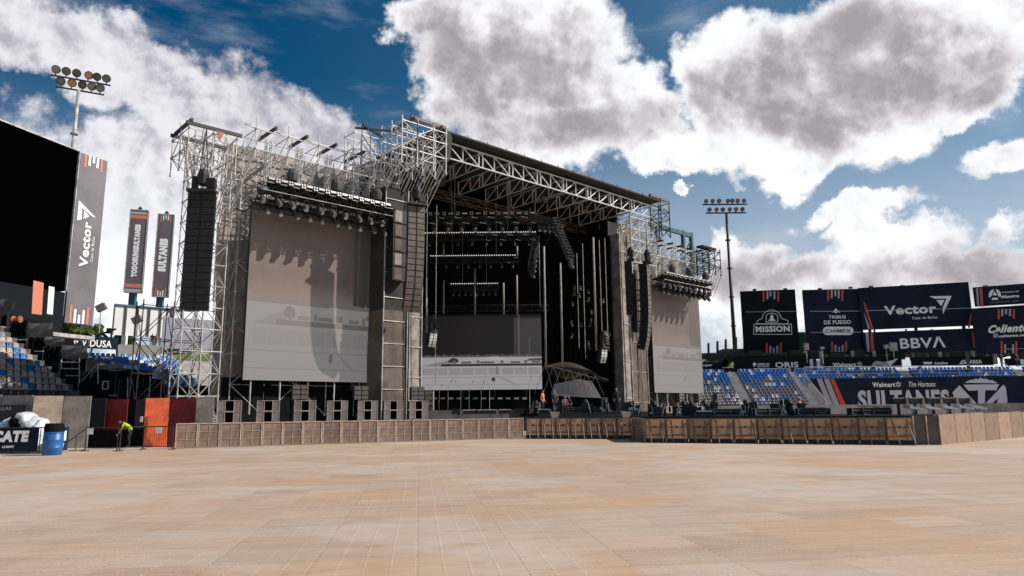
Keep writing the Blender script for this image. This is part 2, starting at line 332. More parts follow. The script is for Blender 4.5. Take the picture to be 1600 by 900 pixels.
# ------------------------------------------------------------ mesh helpers
class MB:
    def __init__(s): s.v = []; s.f = []
    def add(s, vs, fs):
        o = len(s.v); s.v += [Vector(p) for p in vs]; s.f += [tuple(i + o for i in f) for f in fs]; return s
    def hexa(s, p):                       # eight points, bottom ring then top ring
        return s.add(p, [(3, 2, 1, 0), (4, 5, 6, 7), (0, 1, 5, 4), (1, 2, 6, 5), (2, 3, 7, 6), (3, 0, 4, 7)])
    def box(s, c, sz, ax=None):
        ax = ax or (Vector((1, 0, 0)), Vector((0, 1, 0)), Vector((0, 0, 1)))
        c = Vector(c); a, b, d = (Vector(ax[i]) * sz[i] / 2 for i in range(3))
        return s.hexa([c - a - b - d, c + a - b - d, c + a + b - d, c - a + b - d, c - a - b + d, c + a - b + d, c + a + b + d, c - a + b + d])
    def tube(s, a, b, r, n=5, r2=None, cap=True):
        a = Vector(a); b = Vector(b); d = (b - a)
        if d.length < 1e-6: return s
        d.normalize(); x = d.orthogonal().normalized(); y = d.cross(x); r2 = r if r2 is None else r2
        vs = [a + (x * cos(2 * pi * i / n) + y * sin(2 * pi * i / n)) * r for i in range(n)] + [b + (x * cos(2 * pi * i / n) + y * sin(2 * pi * i / n)) * r2 for i in range(n)]
        fs = [(i, (i + 1) % n, n + (i + 1) % n, n + i) for i in range(n)]
        if cap: fs += [tuple(range(n - 1, -1, -1)), tuple(range(n, 2 * n))]
        return s.add(vs, fs)
    def lathe(s, a, b, prof, n=12):       # profile of (t along a-b, radius)
        a = Vector(a); b = Vector(b); d = (b - a); L = d.length; d.normalize(); x = d.orthogonal().normalized(); y = d.cross(x)
        vs = []; fs = []
        for t, r in prof:
            for i in range(n): vs.append(a + d * L * t + (x * cos(2 * pi * i / n) + y * sin(2 * pi * i / n)) * max(r, 1e-4))
        for k in range(len(prof) - 1):
            for i in range(n): fs.append((k * n + i, k * n + (i + 1) % n, (k + 1) * n + (i + 1) % n, (k + 1) * n + i))
        fs += [tuple(range(n - 1, -1, -1)), tuple(range((len(prof) - 1) * n, len(prof) * n))]
        return s.add(vs, fs)
    def truss(s, a, b, w, h, n, r=.03, side=None, up=(0, 0, 1), r2=None):   # square box truss, a and b on its bottom centre line
        a = Vector(a); b = Vector(b); up = Vector(up); d = (b - a).normalized(); sd_ = d.cross(up).normalized() * w / 2; U = up * h; r2 = r2 or r * .6
        cs = [(-sd_), (sd_), (sd_ + U), (-sd_ + U)]
        for c in cs: s.tube(a + c, b + c, r)
        for k in range(n):
            p = a.lerp(b, k / n); q = a.lerp(b, (k + 1) / n)
            for i in range(4):
                c, e = cs[i], cs[(i + 1) % 4]
                s.tube(p + c, p + e, r2, 4, cap=False)
                s.tube(p + (c if k % 2 else e), q + (e if k % 2 else c), r2, 4, cap=False)
        for i in range(4): s.tube(b + cs[i], b + cs[(i + 1) % 4], r2, 4, cap=False)
        return s
    def obj(s, name, m, parent=None, smooth=False, bevel=0, mats=None):
        me = bpy.data.meshes.new(name)
        if parent is not None: base = Vector(parent_world(parent))
        else:
            xs = [p.x for p in s.v]; ys = [p.y for p in s.v]; base = Vector(((min(xs) + max(xs)) / 2, (min(ys) + max(ys)) / 2, min(p.z for p in s.v)))
        me.from_pydata([tuple(p - base) for p in s.v], [], s.f)
        bm = bmesh.new(); bm.from_mesh(me); bmesh.ops.recalc_face_normals(bm, faces=bm.faces)
        if bevel: bmesh.ops.bevel(bm, geom=list(bm.edges), offset=bevel, segments=1, affect='EDGES')
        bm.to_mesh(me); bm.free()
        o = bpy.data.objects.new(name, me); COL.objects.link(o)
        me.materials.append(m)
        if smooth:
            for p in me.polygons: p.use_smooth = True
        if parent is not None: o.parent = parent; o.location = (0, 0, 0)
        else: o.location = base
        return o
def parent_world(p):
    v = Vector(p.location)
    while p.parent is not None: p = p.parent; v += Vector(p.location)
    return v
def thing(name, label, cat, loc, group=None):
    o = bpy.data.objects.new(name, None); o.empty_display_size = .3; COL.objects.link(o); o.location = loc
    o['label'] = label; o['category'] = cat
    if group: o['group'] = group
    return o
def tag(o, label=None, cat=None, group=None, kind=None):
    if label: o['label'] = label
    if cat: o['category'] = cat
    if group: o['group'] = group
    if kind: o['kind'] = kind
    return o
def copy_tree(o, parent=None):
    c = o.copy(); COL.objects.link(c); c.parent = parent
    for ch in [q for q in CHILD.get(o.name, [])]: copy_tree(ch, c)
    return c
CHILD = {}
def index_children(root):                 # remembers a thing's parts so that copies can follow
    CHILD[root.name] = [q for q in bpy.data.objects if q.parent == root]
    for q in CHILD[root.name]: CHILD[q.name] = [z for z in bpy.data.objects if z.parent == q]
def place(proto, first, loc, rz=0, label=None, group=None, rx=0, ry=0):
    o = proto if first else copy_tree(proto)
    o.location = loc; o.rotation_euler = (rx, ry, rz)
    if label: o['label'] = label
    if group: o['group'] = group
    return o

# vertical boards that carry print: lettering and stripes are laid on the board's own face
class Board:
    def __init__(s, a, b, z0, z1, th=.12):
        s.a = Vector((a[0], a[1], 0)); s.b = Vector((b[0], b[1], 0)); s.z0 = z0; s.z1 = z1; s.th = th
        s.r = (s.b - s.a).normalized(); s.n = s.r.cross(Vector((0, 0, 1))).normalized()     # n faces the viewer side
        s.L = (s.b - s.a).length
    @staticmethod
    def px(xl, yt, yb, Y0, xr, yr, Y1, th=.12):
        A = at(xl, yb, Y0); T = at(xl, yt, Y0); B = at(xr, yr, Y1)
        return Board(A, B, A.z, T.z, th)
    def body(s, name, m, parent=None):
        mb = MB(); a, b = s.a, s.b; k = -s.n * s.th
        z0, z1 = Vector((0, 0, s.z0)), Vector((0, 0, s.z1))
        mb.hexa([a + z0, b + z0, b + k + z0, a + k + z0, a + z1, b + z1, b + k + z1, a + k + z1])
        return mb.obj(name, m, parent)
    def sz(s, px, py):                    # along, height of a direction's hit on the board plane
        d = ray(px, py); n = s.n; t = (s.a.dot(n)) / d.dot(n)
        P = Vector((d.x * t, d.y * t, 0)); return ((P - s.a).dot(s.r), EYE + d.z * t)
    def P(s, u, z, off=.0): return s.a + s.r * u + Vector((0, 0, z)) + s.n * off
    def poly(s, mb, pts, off=.03, pix=True):
        q = [s.sz(*p) if pix else p for p in pts]; n = len(q)
        vs = [s.P(u, z, off) for u, z in q] + [s.P(u, z, .002) for u, z in q]
        mb.add(vs, [tuple(range(n))] + [(i, (i + 1) % n, n + (i + 1) % n, n + i) for i in range(n)]); return mb
    def text(s, txt, px0, py0, px1, py1, m, parent, off=.0, rot=0, name='lettering', shear=0, pix=True, proud=.03):
        # (px0,py0) lower-left and (px1,py1) upper-right of the word on the board
        me = text_mesh(txt, off, shear)
        xs = [v[0] for v in me[0]]; ys = [v[1] for v in me[0]]; x0, x1, y0, y1 = min(xs), max(xs), min(ys), max(ys)
        if pix: (u0, z0), (u1, z1) = s.sz(px0, py0), s.sz(px1, py1)
        else: u0, z0, u1, z1 = px0, py0, px1, py1
        mb = MB(); vs = []
        for x, y, *_ in me[0]:
            a = (x - x0) / (x1 - x0); b = (y - y0) / (y1 - y0)
            if rot: a, b = 1 - b, a       # reads upwards
            vs.append(s.P(u0 + (u1 - u0) * a, z0 + (z1 - z0) * b, proud))
        mb.add(vs, me[1]); return mb.obj(name, m, parent)
_tc = {}
ORD = ['first', 'second', 'third', 'fourth', 'fifth', 'sixth', 'seventh', 'eighth', 'ninth', 'tenth', 'eleventh', 'twelfth', 'thirteenth', 'fourteenth', 'fifteenth', 'sixteenth', 'seventeenth', 'eighteenth', 'nineteenth', 'twentieth', 'twenty-first', 'twenty-second', 'twenty-third', 'twenty-fourth']
def text_mesh(txt, off=0., shear=0.):
    k = (txt, off, shear)
    if k in _tc: return _tc[k]
    c = bpy.data.curves.new('t', 'FONT'); c.body = txt; c.size = 1; c.offset = off; c.shear = shear; c.resolution_u = 3; c.space_character = 1 + off * 2.2
    o = bpy.data.objects.new('t', c); COL.objects.link(o)
    dg = bpy.context.evaluated_depsgraph_get(); me = bpy.data.meshes.new_from_object(o.evaluated_get(dg))
    r = ([tuple(v.co) for v in me.vertices], [tuple(p.vertices) for p in me.polygons])
    bpy.data.objects.remove(o); bpy.data.curves.remove(c); bpy.data.meshes.remove(me); _tc[k] = r
    return r
# ------------------------------------------------------------ stage frame: u along the front, v into the stage
SO = Vector((-17., 46., 0)); SA = radians(47); UU = Vector((sin(SA), cos(SA), 0)); VV = Vector((-cos(SA), sin(SA), 0)); ZZ = Vector((0, 0, 1))
def S(u, v, z): return SO + UU * u + VV * v + ZZ * z
SAX = (UU, VV, ZZ); SROT = atan2(UU.y, UU.x)
def sbox(mb, u0, u1, v0, v1, z0, z1): return mb.box(S((u0 + u1) / 2, (v0 + v1) / 2, (z0 + z1) / 2), (u1 - u0, v1 - v0, z1 - z0), SAX)
def cloth(u0, u1, v, z0, z1, nu, nz, amp, seed=0, along='u', sag=0):
    mb = MB(); rnd = random.Random(seed); ph = [rnd.uniform(0, 6) for _ in range(6)]
    vs = []
    for j in range(nz + 1):
        for i in range(nu + 1):
            a = i / nu; b = j / nz; u = u0 + (u1 - u0) * a; z = z0 + (z1 - z0) * b
            w = amp * (sin(u * 2.1 + ph[0] + sin(z * .7 + ph[1])) * .5 + sin(u * 5.3 + ph[2] + z * .5) * .3 + sin(z * 1.7 + ph[3] + u) * .3)
            vs.append(S(u, v + w, z) if along == 'u' else S(v + w, u, z))
    fs = [(j * (nu + 1) + i, j * (nu + 1) + i + 1, (j + 1) * (nu + 1) + i + 1, (j + 1) * (nu + 1) + i) for j in range(nz) for i in range(nu)]
    return mb.add(vs, fs)
# ============================================================ SETTING
def quadz(pts, name, m, **k):
    mb = MB(); mb.add(pts, [tuple(range(len(pts)))]); o = mb.obj(name, m); tag(o, **k); return o
quadz([(-6000, -6000, -.02), (6000, -6000, -.02), (6000, 6000, -.02), (-6000, 6000, -.02)], 'ground', M['grass'], kind='structure')
o = MB().add([(-70, -60, 0), (80, -60, 0), (80, 100, 0), (-70, 100, 0)], [(0, 1, 2, 3)]).obj('floor', M['floor']); tag(o, kind='structure')
o.data.transform(Matrix.Translation(o.location)); o.location = (0, 0, 0)
def ridge(name, x0, x1, y, pk, z0, seed, depth):
    rnd = random.Random(seed); mb = MB(); n = 60; vs = []
    ph = [rnd.uniform(0, 6) for _ in range(5)]
    for j in range(7):
        for i in range(n + 1):
            a = i / n; h = sum(sin(a * (5 + 7 * k) + ph[k]) / (k + 1.6) for k in range(5)) * .25 + .75
            b = j / 6; prof = sin(b * pi) ** .8
            vs.append((x0 + (x1 - x0) * a, y + depth * b, z0 + pk * h * prof * min(1, 8 * a, 8 * (1 - a))))
    fs = [(j * (n + 1) + i, j * (n + 1) + i + 1, (j + 1) * (n + 1) + i + 1, (j + 1) * (n + 1) + i) for j in range(6) for i in range(n)]
    return tag(mb.add(vs, fs).obj(name, M['hill'], smooth=True), kind='structure')
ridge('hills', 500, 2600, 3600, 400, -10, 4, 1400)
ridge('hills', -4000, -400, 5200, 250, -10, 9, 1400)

# ------------------------------------------------------------ terraces and seats
SEATS = []                                # (position, facing angle, colour, terrace key)
def inpoly(x, y, poly):
    c = False; j = len(poly) - 1
    for i in range(len(poly)):
        xi, yi = poly[i]; xj, yj = poly[j]
        if (yi > y) != (yj > y) and x < (xj - xi) * (y - yi) / (yj - yi) + xi: c = not c
        j = i
    return c
def terrace(key, label, o0, d, ncol, nrow, pitch, tread, rise, z0, clip, gaps, colf, stairs=(), m='concrete'):
    d = Vector(d).normalized(); b = Vector((-d.y, d.x, 0)); o0 = Vector(o0); ang = atan2(d.y, d.x)
    t = thing('seating_terrace', label, 'terrace', o0 + d * ncol * pitch / 2)
    mb = MB(); L = ncol * pitch
    for k in range(nrow + 1):
        c = o0 + d * L / 2 + b * (tread * (k + .5)); mb.box((c.x, c.y, (z0 + rise * k) / 2), (L + 2, tread, z0 + rise * k), (d, b, ZZ))
    mb.obj('steps', M[m], t)
    for (s0, s1) in stairs:
        mb = MB()
        for k in range(2 * nrow):
            c = o0 + d * ((s0 + s1) / 2 * pitch) + b * (tread * (k / 2 + .25)); mb.box((c.x, c.y, z0 + rise * (k / 2 + .25) + .02), ((s1 - s0) * pitch, tread / 2 + .02, rise / 2 + .04), (d, b, ZZ))
        mb.obj('stair', M['stairgrey'] if m == 'concrete' else M['concrete_dark'], t)
    for k in range(nrow):
        for i in range(ncol):
            if any(s0 <= i < s1 for s0, s1 in gaps): continue
            P = o0 + d * (pitch * (i + .5)) + b * (tread * (k + .6)) + ZZ * (z0 + rise * k)
            if clip and not inpoly(*prj(P), clip): continue
            SEATS.append((P, ang, colf(i, k, nrow), key))
    return t
rs = random.Random(3)
def col_right(i, k, n):
    p = k / n; r = rs.random()
    if r < .10: return 'white'
    return 'blue' if rs.random() < min(1, .12 + max(0, (p - .45)) * 2.6) else 'grey'
def col_mid(i, k, n):
    p = k / n; r = rs.random()
    return 'blue' if r < (.15 + (p > .45) * .47) else 'white'
def col_near(i, k, n):
    r = rs.random(); p = k / n
    if p > .62: return 'blue' if r < .6 else 'grey'
    return 'blue' if r < .17 else ('grey' if r < .25 else 'tan')
# right-hand terrace beyond the event floor
GA = [(15, 17.5), (30.5, 33), (59, 61.5), (88, 90.5)]
TR = terrace('right', 'long right-hand terrace of blue and grey seats below the big sponsor boards', (20.0, 85.5, 0), (1, -.015, 0), 120, 12, .5, .55, .37, 1.75,
    [(1080, 560), (1700, 560), (1700, 600), (1262, 600), (1262, 640), (1080, 640)], GA, col_right, GA)
# left: far terrace seen over the draped platforms, and the nearer one
p0 = at(108, 604, 66); terrace('middle', 'sunlit far-left terrace of blue and white seats beyond the black drapes', (p0.x, p0.y, 0), UU, 44, 13, .5, .75, .34, 3.3,
    [(132, 530), (243, 545), (252, 551), (326, 626), (240, 612), (232, 606), (215, 598), (212, 584), (186, 582), (152, 576), (132, 572)], [(19, 20)], col_mid, [(36, 39)])
dn = Vector((sin(radians(18)), cos(radians(18)), 0)); p0 = at(118, 616, 50); p0 = p0 - dn * 12.5
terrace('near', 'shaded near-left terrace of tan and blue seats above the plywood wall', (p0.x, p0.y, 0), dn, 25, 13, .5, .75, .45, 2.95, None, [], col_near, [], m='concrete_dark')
def seat_mesh(nm, m):
    mb = MB(); w = .21
    prof = [(-.24, .40), (-.20, .43), (.06, .40), (.14, .44), (.20, .60), (.22, .74), (.235, .82)]
    vs = []; fs = []
    for off in (0, 1):
        for j, (y, z) in enumerate(prof):
            ww = w * (1 if j < 5 else (.9 if j == 5 else .62))
            for i in range(5):
                a = (i - 2) / 2; dish = .035 * a * a
                vs.append((a * ww, y + (-dish if j > 3 else 0) + (.03 if off and j > 2 else 0), z + (dish if j < 4 else 0) - (.03 if off and j < 4 else 0)))
    n = len(prof) * 5
    for j in range(len(prof) - 1):
        for i in range(4):
            q = (j * 5 + i, j * 5 + i + 1, (j + 1) * 5 + i + 1, (j + 1) * 5 + i); fs.append(q); fs.append(tuple(n + x for x in reversed(q)))
    rim = [j * 5 for j in range(len(prof))] + [(len(prof) - 1) * 5 + i for i in range(1, 5)] + [j * 5 + 4 for j in range(len(prof) - 2, -1, -1)] + [3, 2, 1]
    for a in range(len(rim)): b = rim[(a + 1) % len(rim)]; fs.append((rim[a], b, n + b, n + rim[a]))
    mb.add(vs, fs); mb.box((0, .1, .2), (.06, .1, .4))
    return mb.v, mb.f
sv, sf = seat_mesh('seat', None)
SEATS.sort(key=lambda s: (s[0] - Vector((0, 0, EYE))).length)
words = {'near': 'on the shaded near-left terrace above the plywood wall', 'middle': 'on the sunlit far-left terrace behind the black drapes', 'right': 'on the right-hand terrace below the sponsor boards'}
protos = {}
def seat_proto(c):
    me = bpy.data.meshes.new('stadium_seat'); me.from_pydata([tuple(v) for v in sv], [], sf)
    bm = bmesh.new(); bm.from_mesh(me); bmesh.ops.recalc_face_normals(bm, faces=bm.faces); bm.to_mesh(me); bm.free()
    for p in me.polygons: p.use_smooth = True
    me.materials.append(M['seat_' + c]); return bpy.data.objects.new('stadium_seat', me)
near_n = [s for s in SEATS if s[3] == 'near' and -30 < prj(s[0])[0]][:110]; mid_n = [s for s in SEATS if s[3] == 'middle'][:140]; rt_n = [s for s in SEATS if s[3] == 'right']
rt_n = rt_n[:300 - len(near_n) - len(mid_n)]
indiv = near_n + mid_n + rt_n; ids = set(id(s) for s in indiv)
for P, ang, c, key in indiv:
    if c not in protos: protos[c] = seat_proto(c); o = protos[c]
    else: o = protos[c].copy()
    COL.objects.link(o); o.location = P; o.rotation_euler = (0, 0, ang)
    tag(o, 'empty %s plastic seat %s' % (c, words[key]), 'seat', '%s seats %s' % (c, words[key]))
rest = [s for s in SEATS if id(s) not in ids]
mb = MB(); me = None
cm = {'blue': 0, 'grey': 1, 'white': 2, 'tan': 3}; mi = []
for P, ang, c, key in rest:
    R_ = Matrix.Rotation(ang, 3, 'Z'); mb.add([R_ @ v + P for v in sv], sf); mi += [cm[c]] * len(sf)
if rest:
    o = mb.obj('stadium_seats', M['seat_blue']); tag(o, 'mass of small blue, grey and white seats far back in the stands', 'seats', kind='stuff')
    for c in ('grey', 'white', 'tan'): o.data.materials.append(M['seat_' + c])
    for p, i in zip(o.data.polygons, mi): p.material_index = i
print('seats', len(indiv), len(rest), len(near_n), len(mid_n), len([s for s in SEATS if s[3] == 'right']))

# railings
def railing(label, pts, h, m, r=.03, mids=2, step=1.5, cat='railing', posts=True):
    t = thing('railing', label, cat, pts[0]); top = MB(); mid = MB()
    for a, b in zip(pts, pts[1:]):
        a = Vector(a); b = Vector(b); top.tube(a + ZZ * h, b + ZZ * h, r)
        for k in range(mids): mid.tube(a + ZZ * h * (k + 1) / (mids + 1), b + ZZ * h * (k + 1) / (mids + 1), r * .7)
        n = max(1, int((b - a).length / step))
        for k in range(n + 1): q = a.lerp(b, k / n); mid.tube(q, q + ZZ * h, r * .9)
    top.obj('top_rail', m, t); mid.obj('post_and_bars', m, t); return t
Yw = 76.0
A = at(1258, 592, Yw); B = at(1440, 588, Yw); C_ = at(1700, 583, Yw)
railing('pale handrail along the top of the navy lettered wall', [(A.x, Yw, 4.85), (at(1560, 588, Yw).x, Yw, 4.85)], 1.1, M['railwhite'], .035, 2, 2.0)
railing('pale sloping handrail down the stair left of the navy lettered wall', [(at(1256, 592, 76).x, 76, 4.3), (at(1292, 636, 75.5).x, 75.5, 1.3)], 1.0, M['railwhite'], .05, 1, 1.4)
railing('pale sloping handrail at the right end of the navy lettered wall', [(at(1568, 588, 77).x, 77, 5.4), (at(1620, 620, 75).x, 75, 3.0)], 1.0, M['railwhite'], .05, 1, 1.4)
pA, pB = at(253, 553, 84), at(332, 634, 74)
railing('white stair rail at the right edge of the far-left terrace', [pA, pB], .9, M['white'], .05, 1, 1.6)
mb = MB(); w = Vector((.5, .3, 0)); mb.hexa([pA - ZZ * .5 - w, pA - ZZ * .5 + w, pB - ZZ * .5 + w, pB - ZZ * .5 - w, pA - w, pA + w, pB + w, pB - w])
tag(mb.obj('stringer_wall', M['concrete']), 'white sloping parapet beside the far-left terrace stair', 'parapet')
# green bank right of it
P1, P2, P3, P4 = at(262, 604, 80), at(370, 604, 80), at(370, 542, 92), at(236, 542, 92)
quadz([P1, P2, P3, P4], 'grass_bank', M['grass'], kind='structure')

# ------------------------------------------------------------ lettered navy wall on the right
b = Board.px(1262, 592, 633, Yw, 1560, 629, Yw - .5, .3)
b.z0 = 1.2
T = thing('lettered_wall', 'long navy banner wall with giant pale lettering and a T emblem', 'banner wall', (b.a.x, b.a.y, 0))
b.poly(MB(), [(1264, 592), (1560, 587), (1560, 640), (1304, 640)], off=.0).obj('panel', M['navy'], T)
for pts, m in (([(1276, 592), (1284, 592), (1302, 634), (1293, 634)], 'greyink'), ([(1287, 592), (1295, 592), (1312, 634), (1303, 634)], 'greyink'), ([(1297, 592), (1303, 592), (1322, 634), (1314, 634)], 'redink')):
    b.poly(MB(), pts).obj('stripe', M[m], T)
b.text('Walmart', 1363, 605, 1398, 597, M['sign_white'], T, .03)
mb = MB()
for k in range(6):
    a = k * pi / 3 + pi / 6; c = b.sz(1403.5, 600.5); e = Vector((cos(a), sin(a))); p = Vector((-e.y, e.x)) * .045
    q = [Vector(c) + e * .1 - p, Vector(c) + e * .3 - p, Vector(c) + e * .3 + p, Vector(c) + e * .1 + p]; b.poly(mb, [tuple(x) for x in q], pix=False)
mb.obj('spark_emblem', M['sign_white'], T)
b.text('Tim Hortons', 1420, 604.5, 1461, 596, M['sign_white'], T, .01, shear=.3)
b.text('SULTANES', 1342, 641, 1482, 608.5, M['sultan'], T, .045)
for nm, pts in (('crown', [(1507, 598), (1515, 594), (1521, 593), (1525, 591.5), (1528, 593), (1532, 590), (1536, 592.5), (1540, 591.5), (1545, 594), (1550, 594), (1559, 599)]),
                ('letter', [(1505, 601), (1561, 600.5), (1556, 610), (1539, 609.5), (1538, 640), (1528, 640), (1528, 610), (1513, 610.5)]),
                ('left_wing', [(1499, 602), (1488, 613), (1497, 640), (1510, 640), (1507, 622), (1527, 640), (1527, 632), (1508, 612)]),
                ('right_wing', [(1567, 601), (1579, 612), (1569, 640), (1556, 640), (1559, 622), (1539, 640), (1539, 631), (1558, 611)])):
    b.poly(MB(), pts, off=.04).obj('emblem_piece', M['sultan'], T)
b2 = Board.px(1562, 588, 633, Yw - .3, 1700, 628, Yw - 3, .3); b2.z0 = 1.0
tag(b2.body('stair_wall', M['navy']), 'plain navy wall stepping down right of the T emblem', 'wall')

# ------------------------------------------------------------ sponsor boards on the right
def bars(b, T, xs, y0, hs, w, cols, down=True):
    for x, h, c in zip(xs, hs, cols):
        b.poly(MB(), [(x - w / 2, y0), (x + w / 2, y0), (x + w / 2, y0 + (h if down else -h)), (x - w / 2, y0 + (h if down else -h))]).obj('stripe', M[c], T)
FIVE = ['redink', 'greyink', 'greyink', 'greyink', 'redink']
def posts(b, T, us, z0=0, w=.35):
    for u in us:
        p = b.P(u, (b.z0 + z0) / 2 + 1, -.5); MB().box((p.x, p.y, (z0 + b.z1) / 2), (w, w, b.z1 - z0 - 1), (b.r, b.n, ZZ)).obj('support_post', M['concrete_dark'], T)
YB = 96.
b = Board.px(1163, 455, 554, YB, 1250, 552, YB - 1.2, .3)
T = thing('sponsor_board', 'tall navy board with a bell emblem in an outlined arch', 'sponsor board', (b.a.x, b.a.y, 0)); b.body('panel', M['blackvinyl'], T); posts(b, T, [1, b.L - 1])
bars(b, T, [1193, 1199, 1204, 1210, 1216], 455.3, [16, 12, 8, 12, 16], 3, FIVE); bars(b, T, [1198, 1203.5, 1209, 1214.5, 1220], 551.5, [16, 11, 8, 11, 16], 3, FIVE, False)
b.text('MISSION', 1181, 519.5, 1233.5, 508.5, M['sign_white'], T, .05)
def frame_poly(b, pts, w, T, m='sign_white', name='emblem_outline'):
    mb = MB(); q = [b.sz(*p) for p in pts]
    for i in range(len(q)):
        p0 = b.P(*q[i], .04); p1 = b.P(*q[(i + 1) % len(q)], .04); mb.tube(p0, p1, w, 4)
    return mb.obj(name, M[m], T)
frame_poly(b, [(1177.5, 522.5), (1237, 522.5), (1236.5, 506.5), (1178, 506.5)], .05, T)
arch = [(1183, 506), (1183, 501), (1190, 498)] + [(1205.5 - 14.5 * cos(a * pi / 10), 497 - 12.5 * sin(a * pi / 10)) for a in range(0, 11)] + [(1222, 498), (1231, 501), (1231, 506)]
frame_poly(b, arch, .05, T)
frame_poly(b, [(1197, 503.5), (1197, 494)] + [(1206 - 9 * cos(a * pi / 6), 494 - 4.5 * sin(a * pi / 6)) for a in range(1, 6)] + [(1215, 494), (1215, 503.5)], .05, T)
b.poly(MB(), [(1200, 501.5), (1203, 498), (1204, 493), (1206, 491.5), (1208, 493), (1209, 498), (1212, 501.5)]).obj('bell', M['sign_white'], T)
mb = MB(); mb.tube(b.P(*b.sz(1165, 487.5), .02), b.P(*b.sz(1246, 486.5), .02), .05, 4); mb.obj('seam', M['greyink'], T)
b = Board.px(1262, 453, 552, YB - 1, 1352, 551, YB - 1.6, .3)
T = thing('sponsor_board', 'navy board with a flame emblem over a white pill-shaped badge', 'sponsor board', (b.a.x, b.a.y, 0)); b.body('panel', M['navy'], T); posts(b, T, [1, b.L - 1])
bars(b, T, [1294, 1299.5, 1305, 1310.5, 1316], 453, [17, 13, 10, 13, 17], 3, FIVE); bars(b, T, [1300, 1305.5, 1311, 1316.5, 1322], 550, [16, 11, 8, 11, 16], 3, FIVE, False)
b.text('TRIBUS', 1295, 498, 1321, 492.5, M['sign_white'], T, .025); b.text('DE FUEGO', 1287.5, 507, 1329, 500, M['sign_white'], T, .025)
b.poly(MB(), [(1300, 489), (1303, 485), (1306, 482), (1309, 485), (1313, 489), (1309, 487.5), (1306, 489.5), (1303, 487.5)]).obj('flame_emblem', M['sign_white'], T)
cx = [(1292 + 6.5 * cos(a * pi / 8), 517 - 6.5 * sin(a * pi / 8)) for a in range(4, 13)] + [(1327 + 6.5 * cos(a * pi / 8), 517 - 6.5 * sin(a * pi / 8)) for a in range(-4, 5)]
b.poly(MB(), cx, off=.03).obj('badge', M['sign_white'], T); b.text('CHIMEX', 1290, 520, 1329, 514, M['blackvinyl'], T, .012, proud=.06)
for y in (486.5, 519.5):
    MB().tube(b.P(*b.sz(1266, y), .02), b.P(*b.sz(1346, y - .5), .02), .06, 4).obj('seam', M['greyink'], T)
# big double board
b = Board.px(1347, 450, 515.5, YB - 2, 1522, 514, YB - 6, .3)
T = thing('sponsor_board', 'widest navy board with a white triangular arrow emblem', 'sponsor board', (b.a.x, b.a.y, 0)); b.body('panel', M['navy'], T); posts(b, T, [1, b.L / 2, b.L - 1])
b.text('Vector', 1382, 492.5, 1462, 474.5, M['sign_white'], T, .035); b.text('Casa de Bolsa', 1425.5, 499, 1464, 493.5, M['sign_white'], T, .01)
b.poly(MB(), [(1452, 463), (1487, 462.3), (1473.5, 490.5), (1472.5, 482), (1479, 466.5), (1461, 466.8)]).obj('arrow_emblem', M['sign_white'], T)
b.poly(MB(), [(1463, 469), (1476, 468.6), (1470.5, 478.5)]).obj('arrow_emblem', M['sign_white'], T)
for pts, m in (([(1348.5, 471), (1352, 474), (1365, 514), (1361, 514)], 'redink'), ([(1349.5, 488), (1352, 493), (1360, 514), (1356, 514)], 'greyink'), ([(1517.5, 482), (1518.5, 495), (1515, 512.5), (1512, 512.5)], 'redink')):
    b.poly(MB(), pts).obj('stripe', M[m], T)
MB().tube(b.P(*b.sz(1352, 485.5), .02), b.P(*b.sz(1518, 481.5), .02), .06, 4).obj('seam', M['greyink'], T)
for xa in (1366.5, 1416, 1456, 1505):
    q0, q1 = b.sz(xa, 514), b.sz(xa, 521); MB().tube(b.P(q0[0], q0[1], -.1), b.P(q1[0], q1[1], -.1), .12, 4).obj('bracket', M['darksteel'], T)
b = Board.px(1351, 519.5, 553, YB - 2, 1526, 552, YB - 6, .3)
T = thing('sponsor_board', 'low navy board with four big white letters under the widest board', 'sponsor board', (b.a.x, b.a.y, 0)); b.body('panel', M['navy'], T)
b.text('BBVΛ', 1407, 545, 1476, 525.5, M['sign_white'], T, .02)
for pts, m in (([(1352, 520), (1357, 520), (1359, 550), (1355, 550)], 'greyink'), ([(1360, 520), (1364, 520), (1366, 550), (1361, 550)], 'redink'), ([(1518, 518), (1522, 518), (1524.5, 543), (1521, 543)], 'redink')):
    b.poly(MB(), pts).obj('stripe', M[m], T)
b = Board.px(1523.5, 449, 479, YB - 7, 1620, 478, YB - 10, .3)
T = thing('sponsor_board', 'upper right navy board with a round letter A emblem', 'sponsor board', (b.a.x, b.a.y, 0)); b.body('panel', M['navy'], T)
for pts, m in (([(1525, 450), (1528, 450), (1530, 478.5), (1527, 478.5)], 'greyink'), ([(1530, 450), (1534.5, 450), (1536.5, 479), (1532.5, 479)], 'redink')): b.poly(MB(), pts).obj('stripe', M[m], T)
b.text('Farmacias del', 1566, 457.8, 1591.5, 454, M['sign_white'], T, .03); b.text('Ahorro', 1564.5, 466.5, 1592, 459.5, M['sign_white'], T, .06); b.text('Te queremos... bien.', 1547, 473.5, 1593, 469.5, M['sign_white'], T, .01)
b.poly(MB(), [(1545, 465)] + [(1554.5 - 9.5 * cos(a), 460 - 8.2 * sin(a)) for a in (0, .4, .8, 1.2, 1.45)] + [(1549, 463)]).obj('round_emblem', M['sign_white'], T)
b.poly(MB(), [(1564, 465)] + [(1554.5 + 9.5 * cos(a), 460 - 8.2 * sin(a)) for a in (0, .4, .8, 1.2, 1.45)] + [(1560, 463)]).obj('round_emblem', M['sign_white'], T)
b.poly(MB(), [(1551, 461.5), (1554, 455), (1558, 461.5)]).obj('round_emblem', M['sign_white'], T); b.poly(MB(), [(1549, 468.5), (1550.5, 465), (1558.5, 465), (1560, 468), (1554.5, 469)]).obj('round_emblem', M['sign_white'], T)
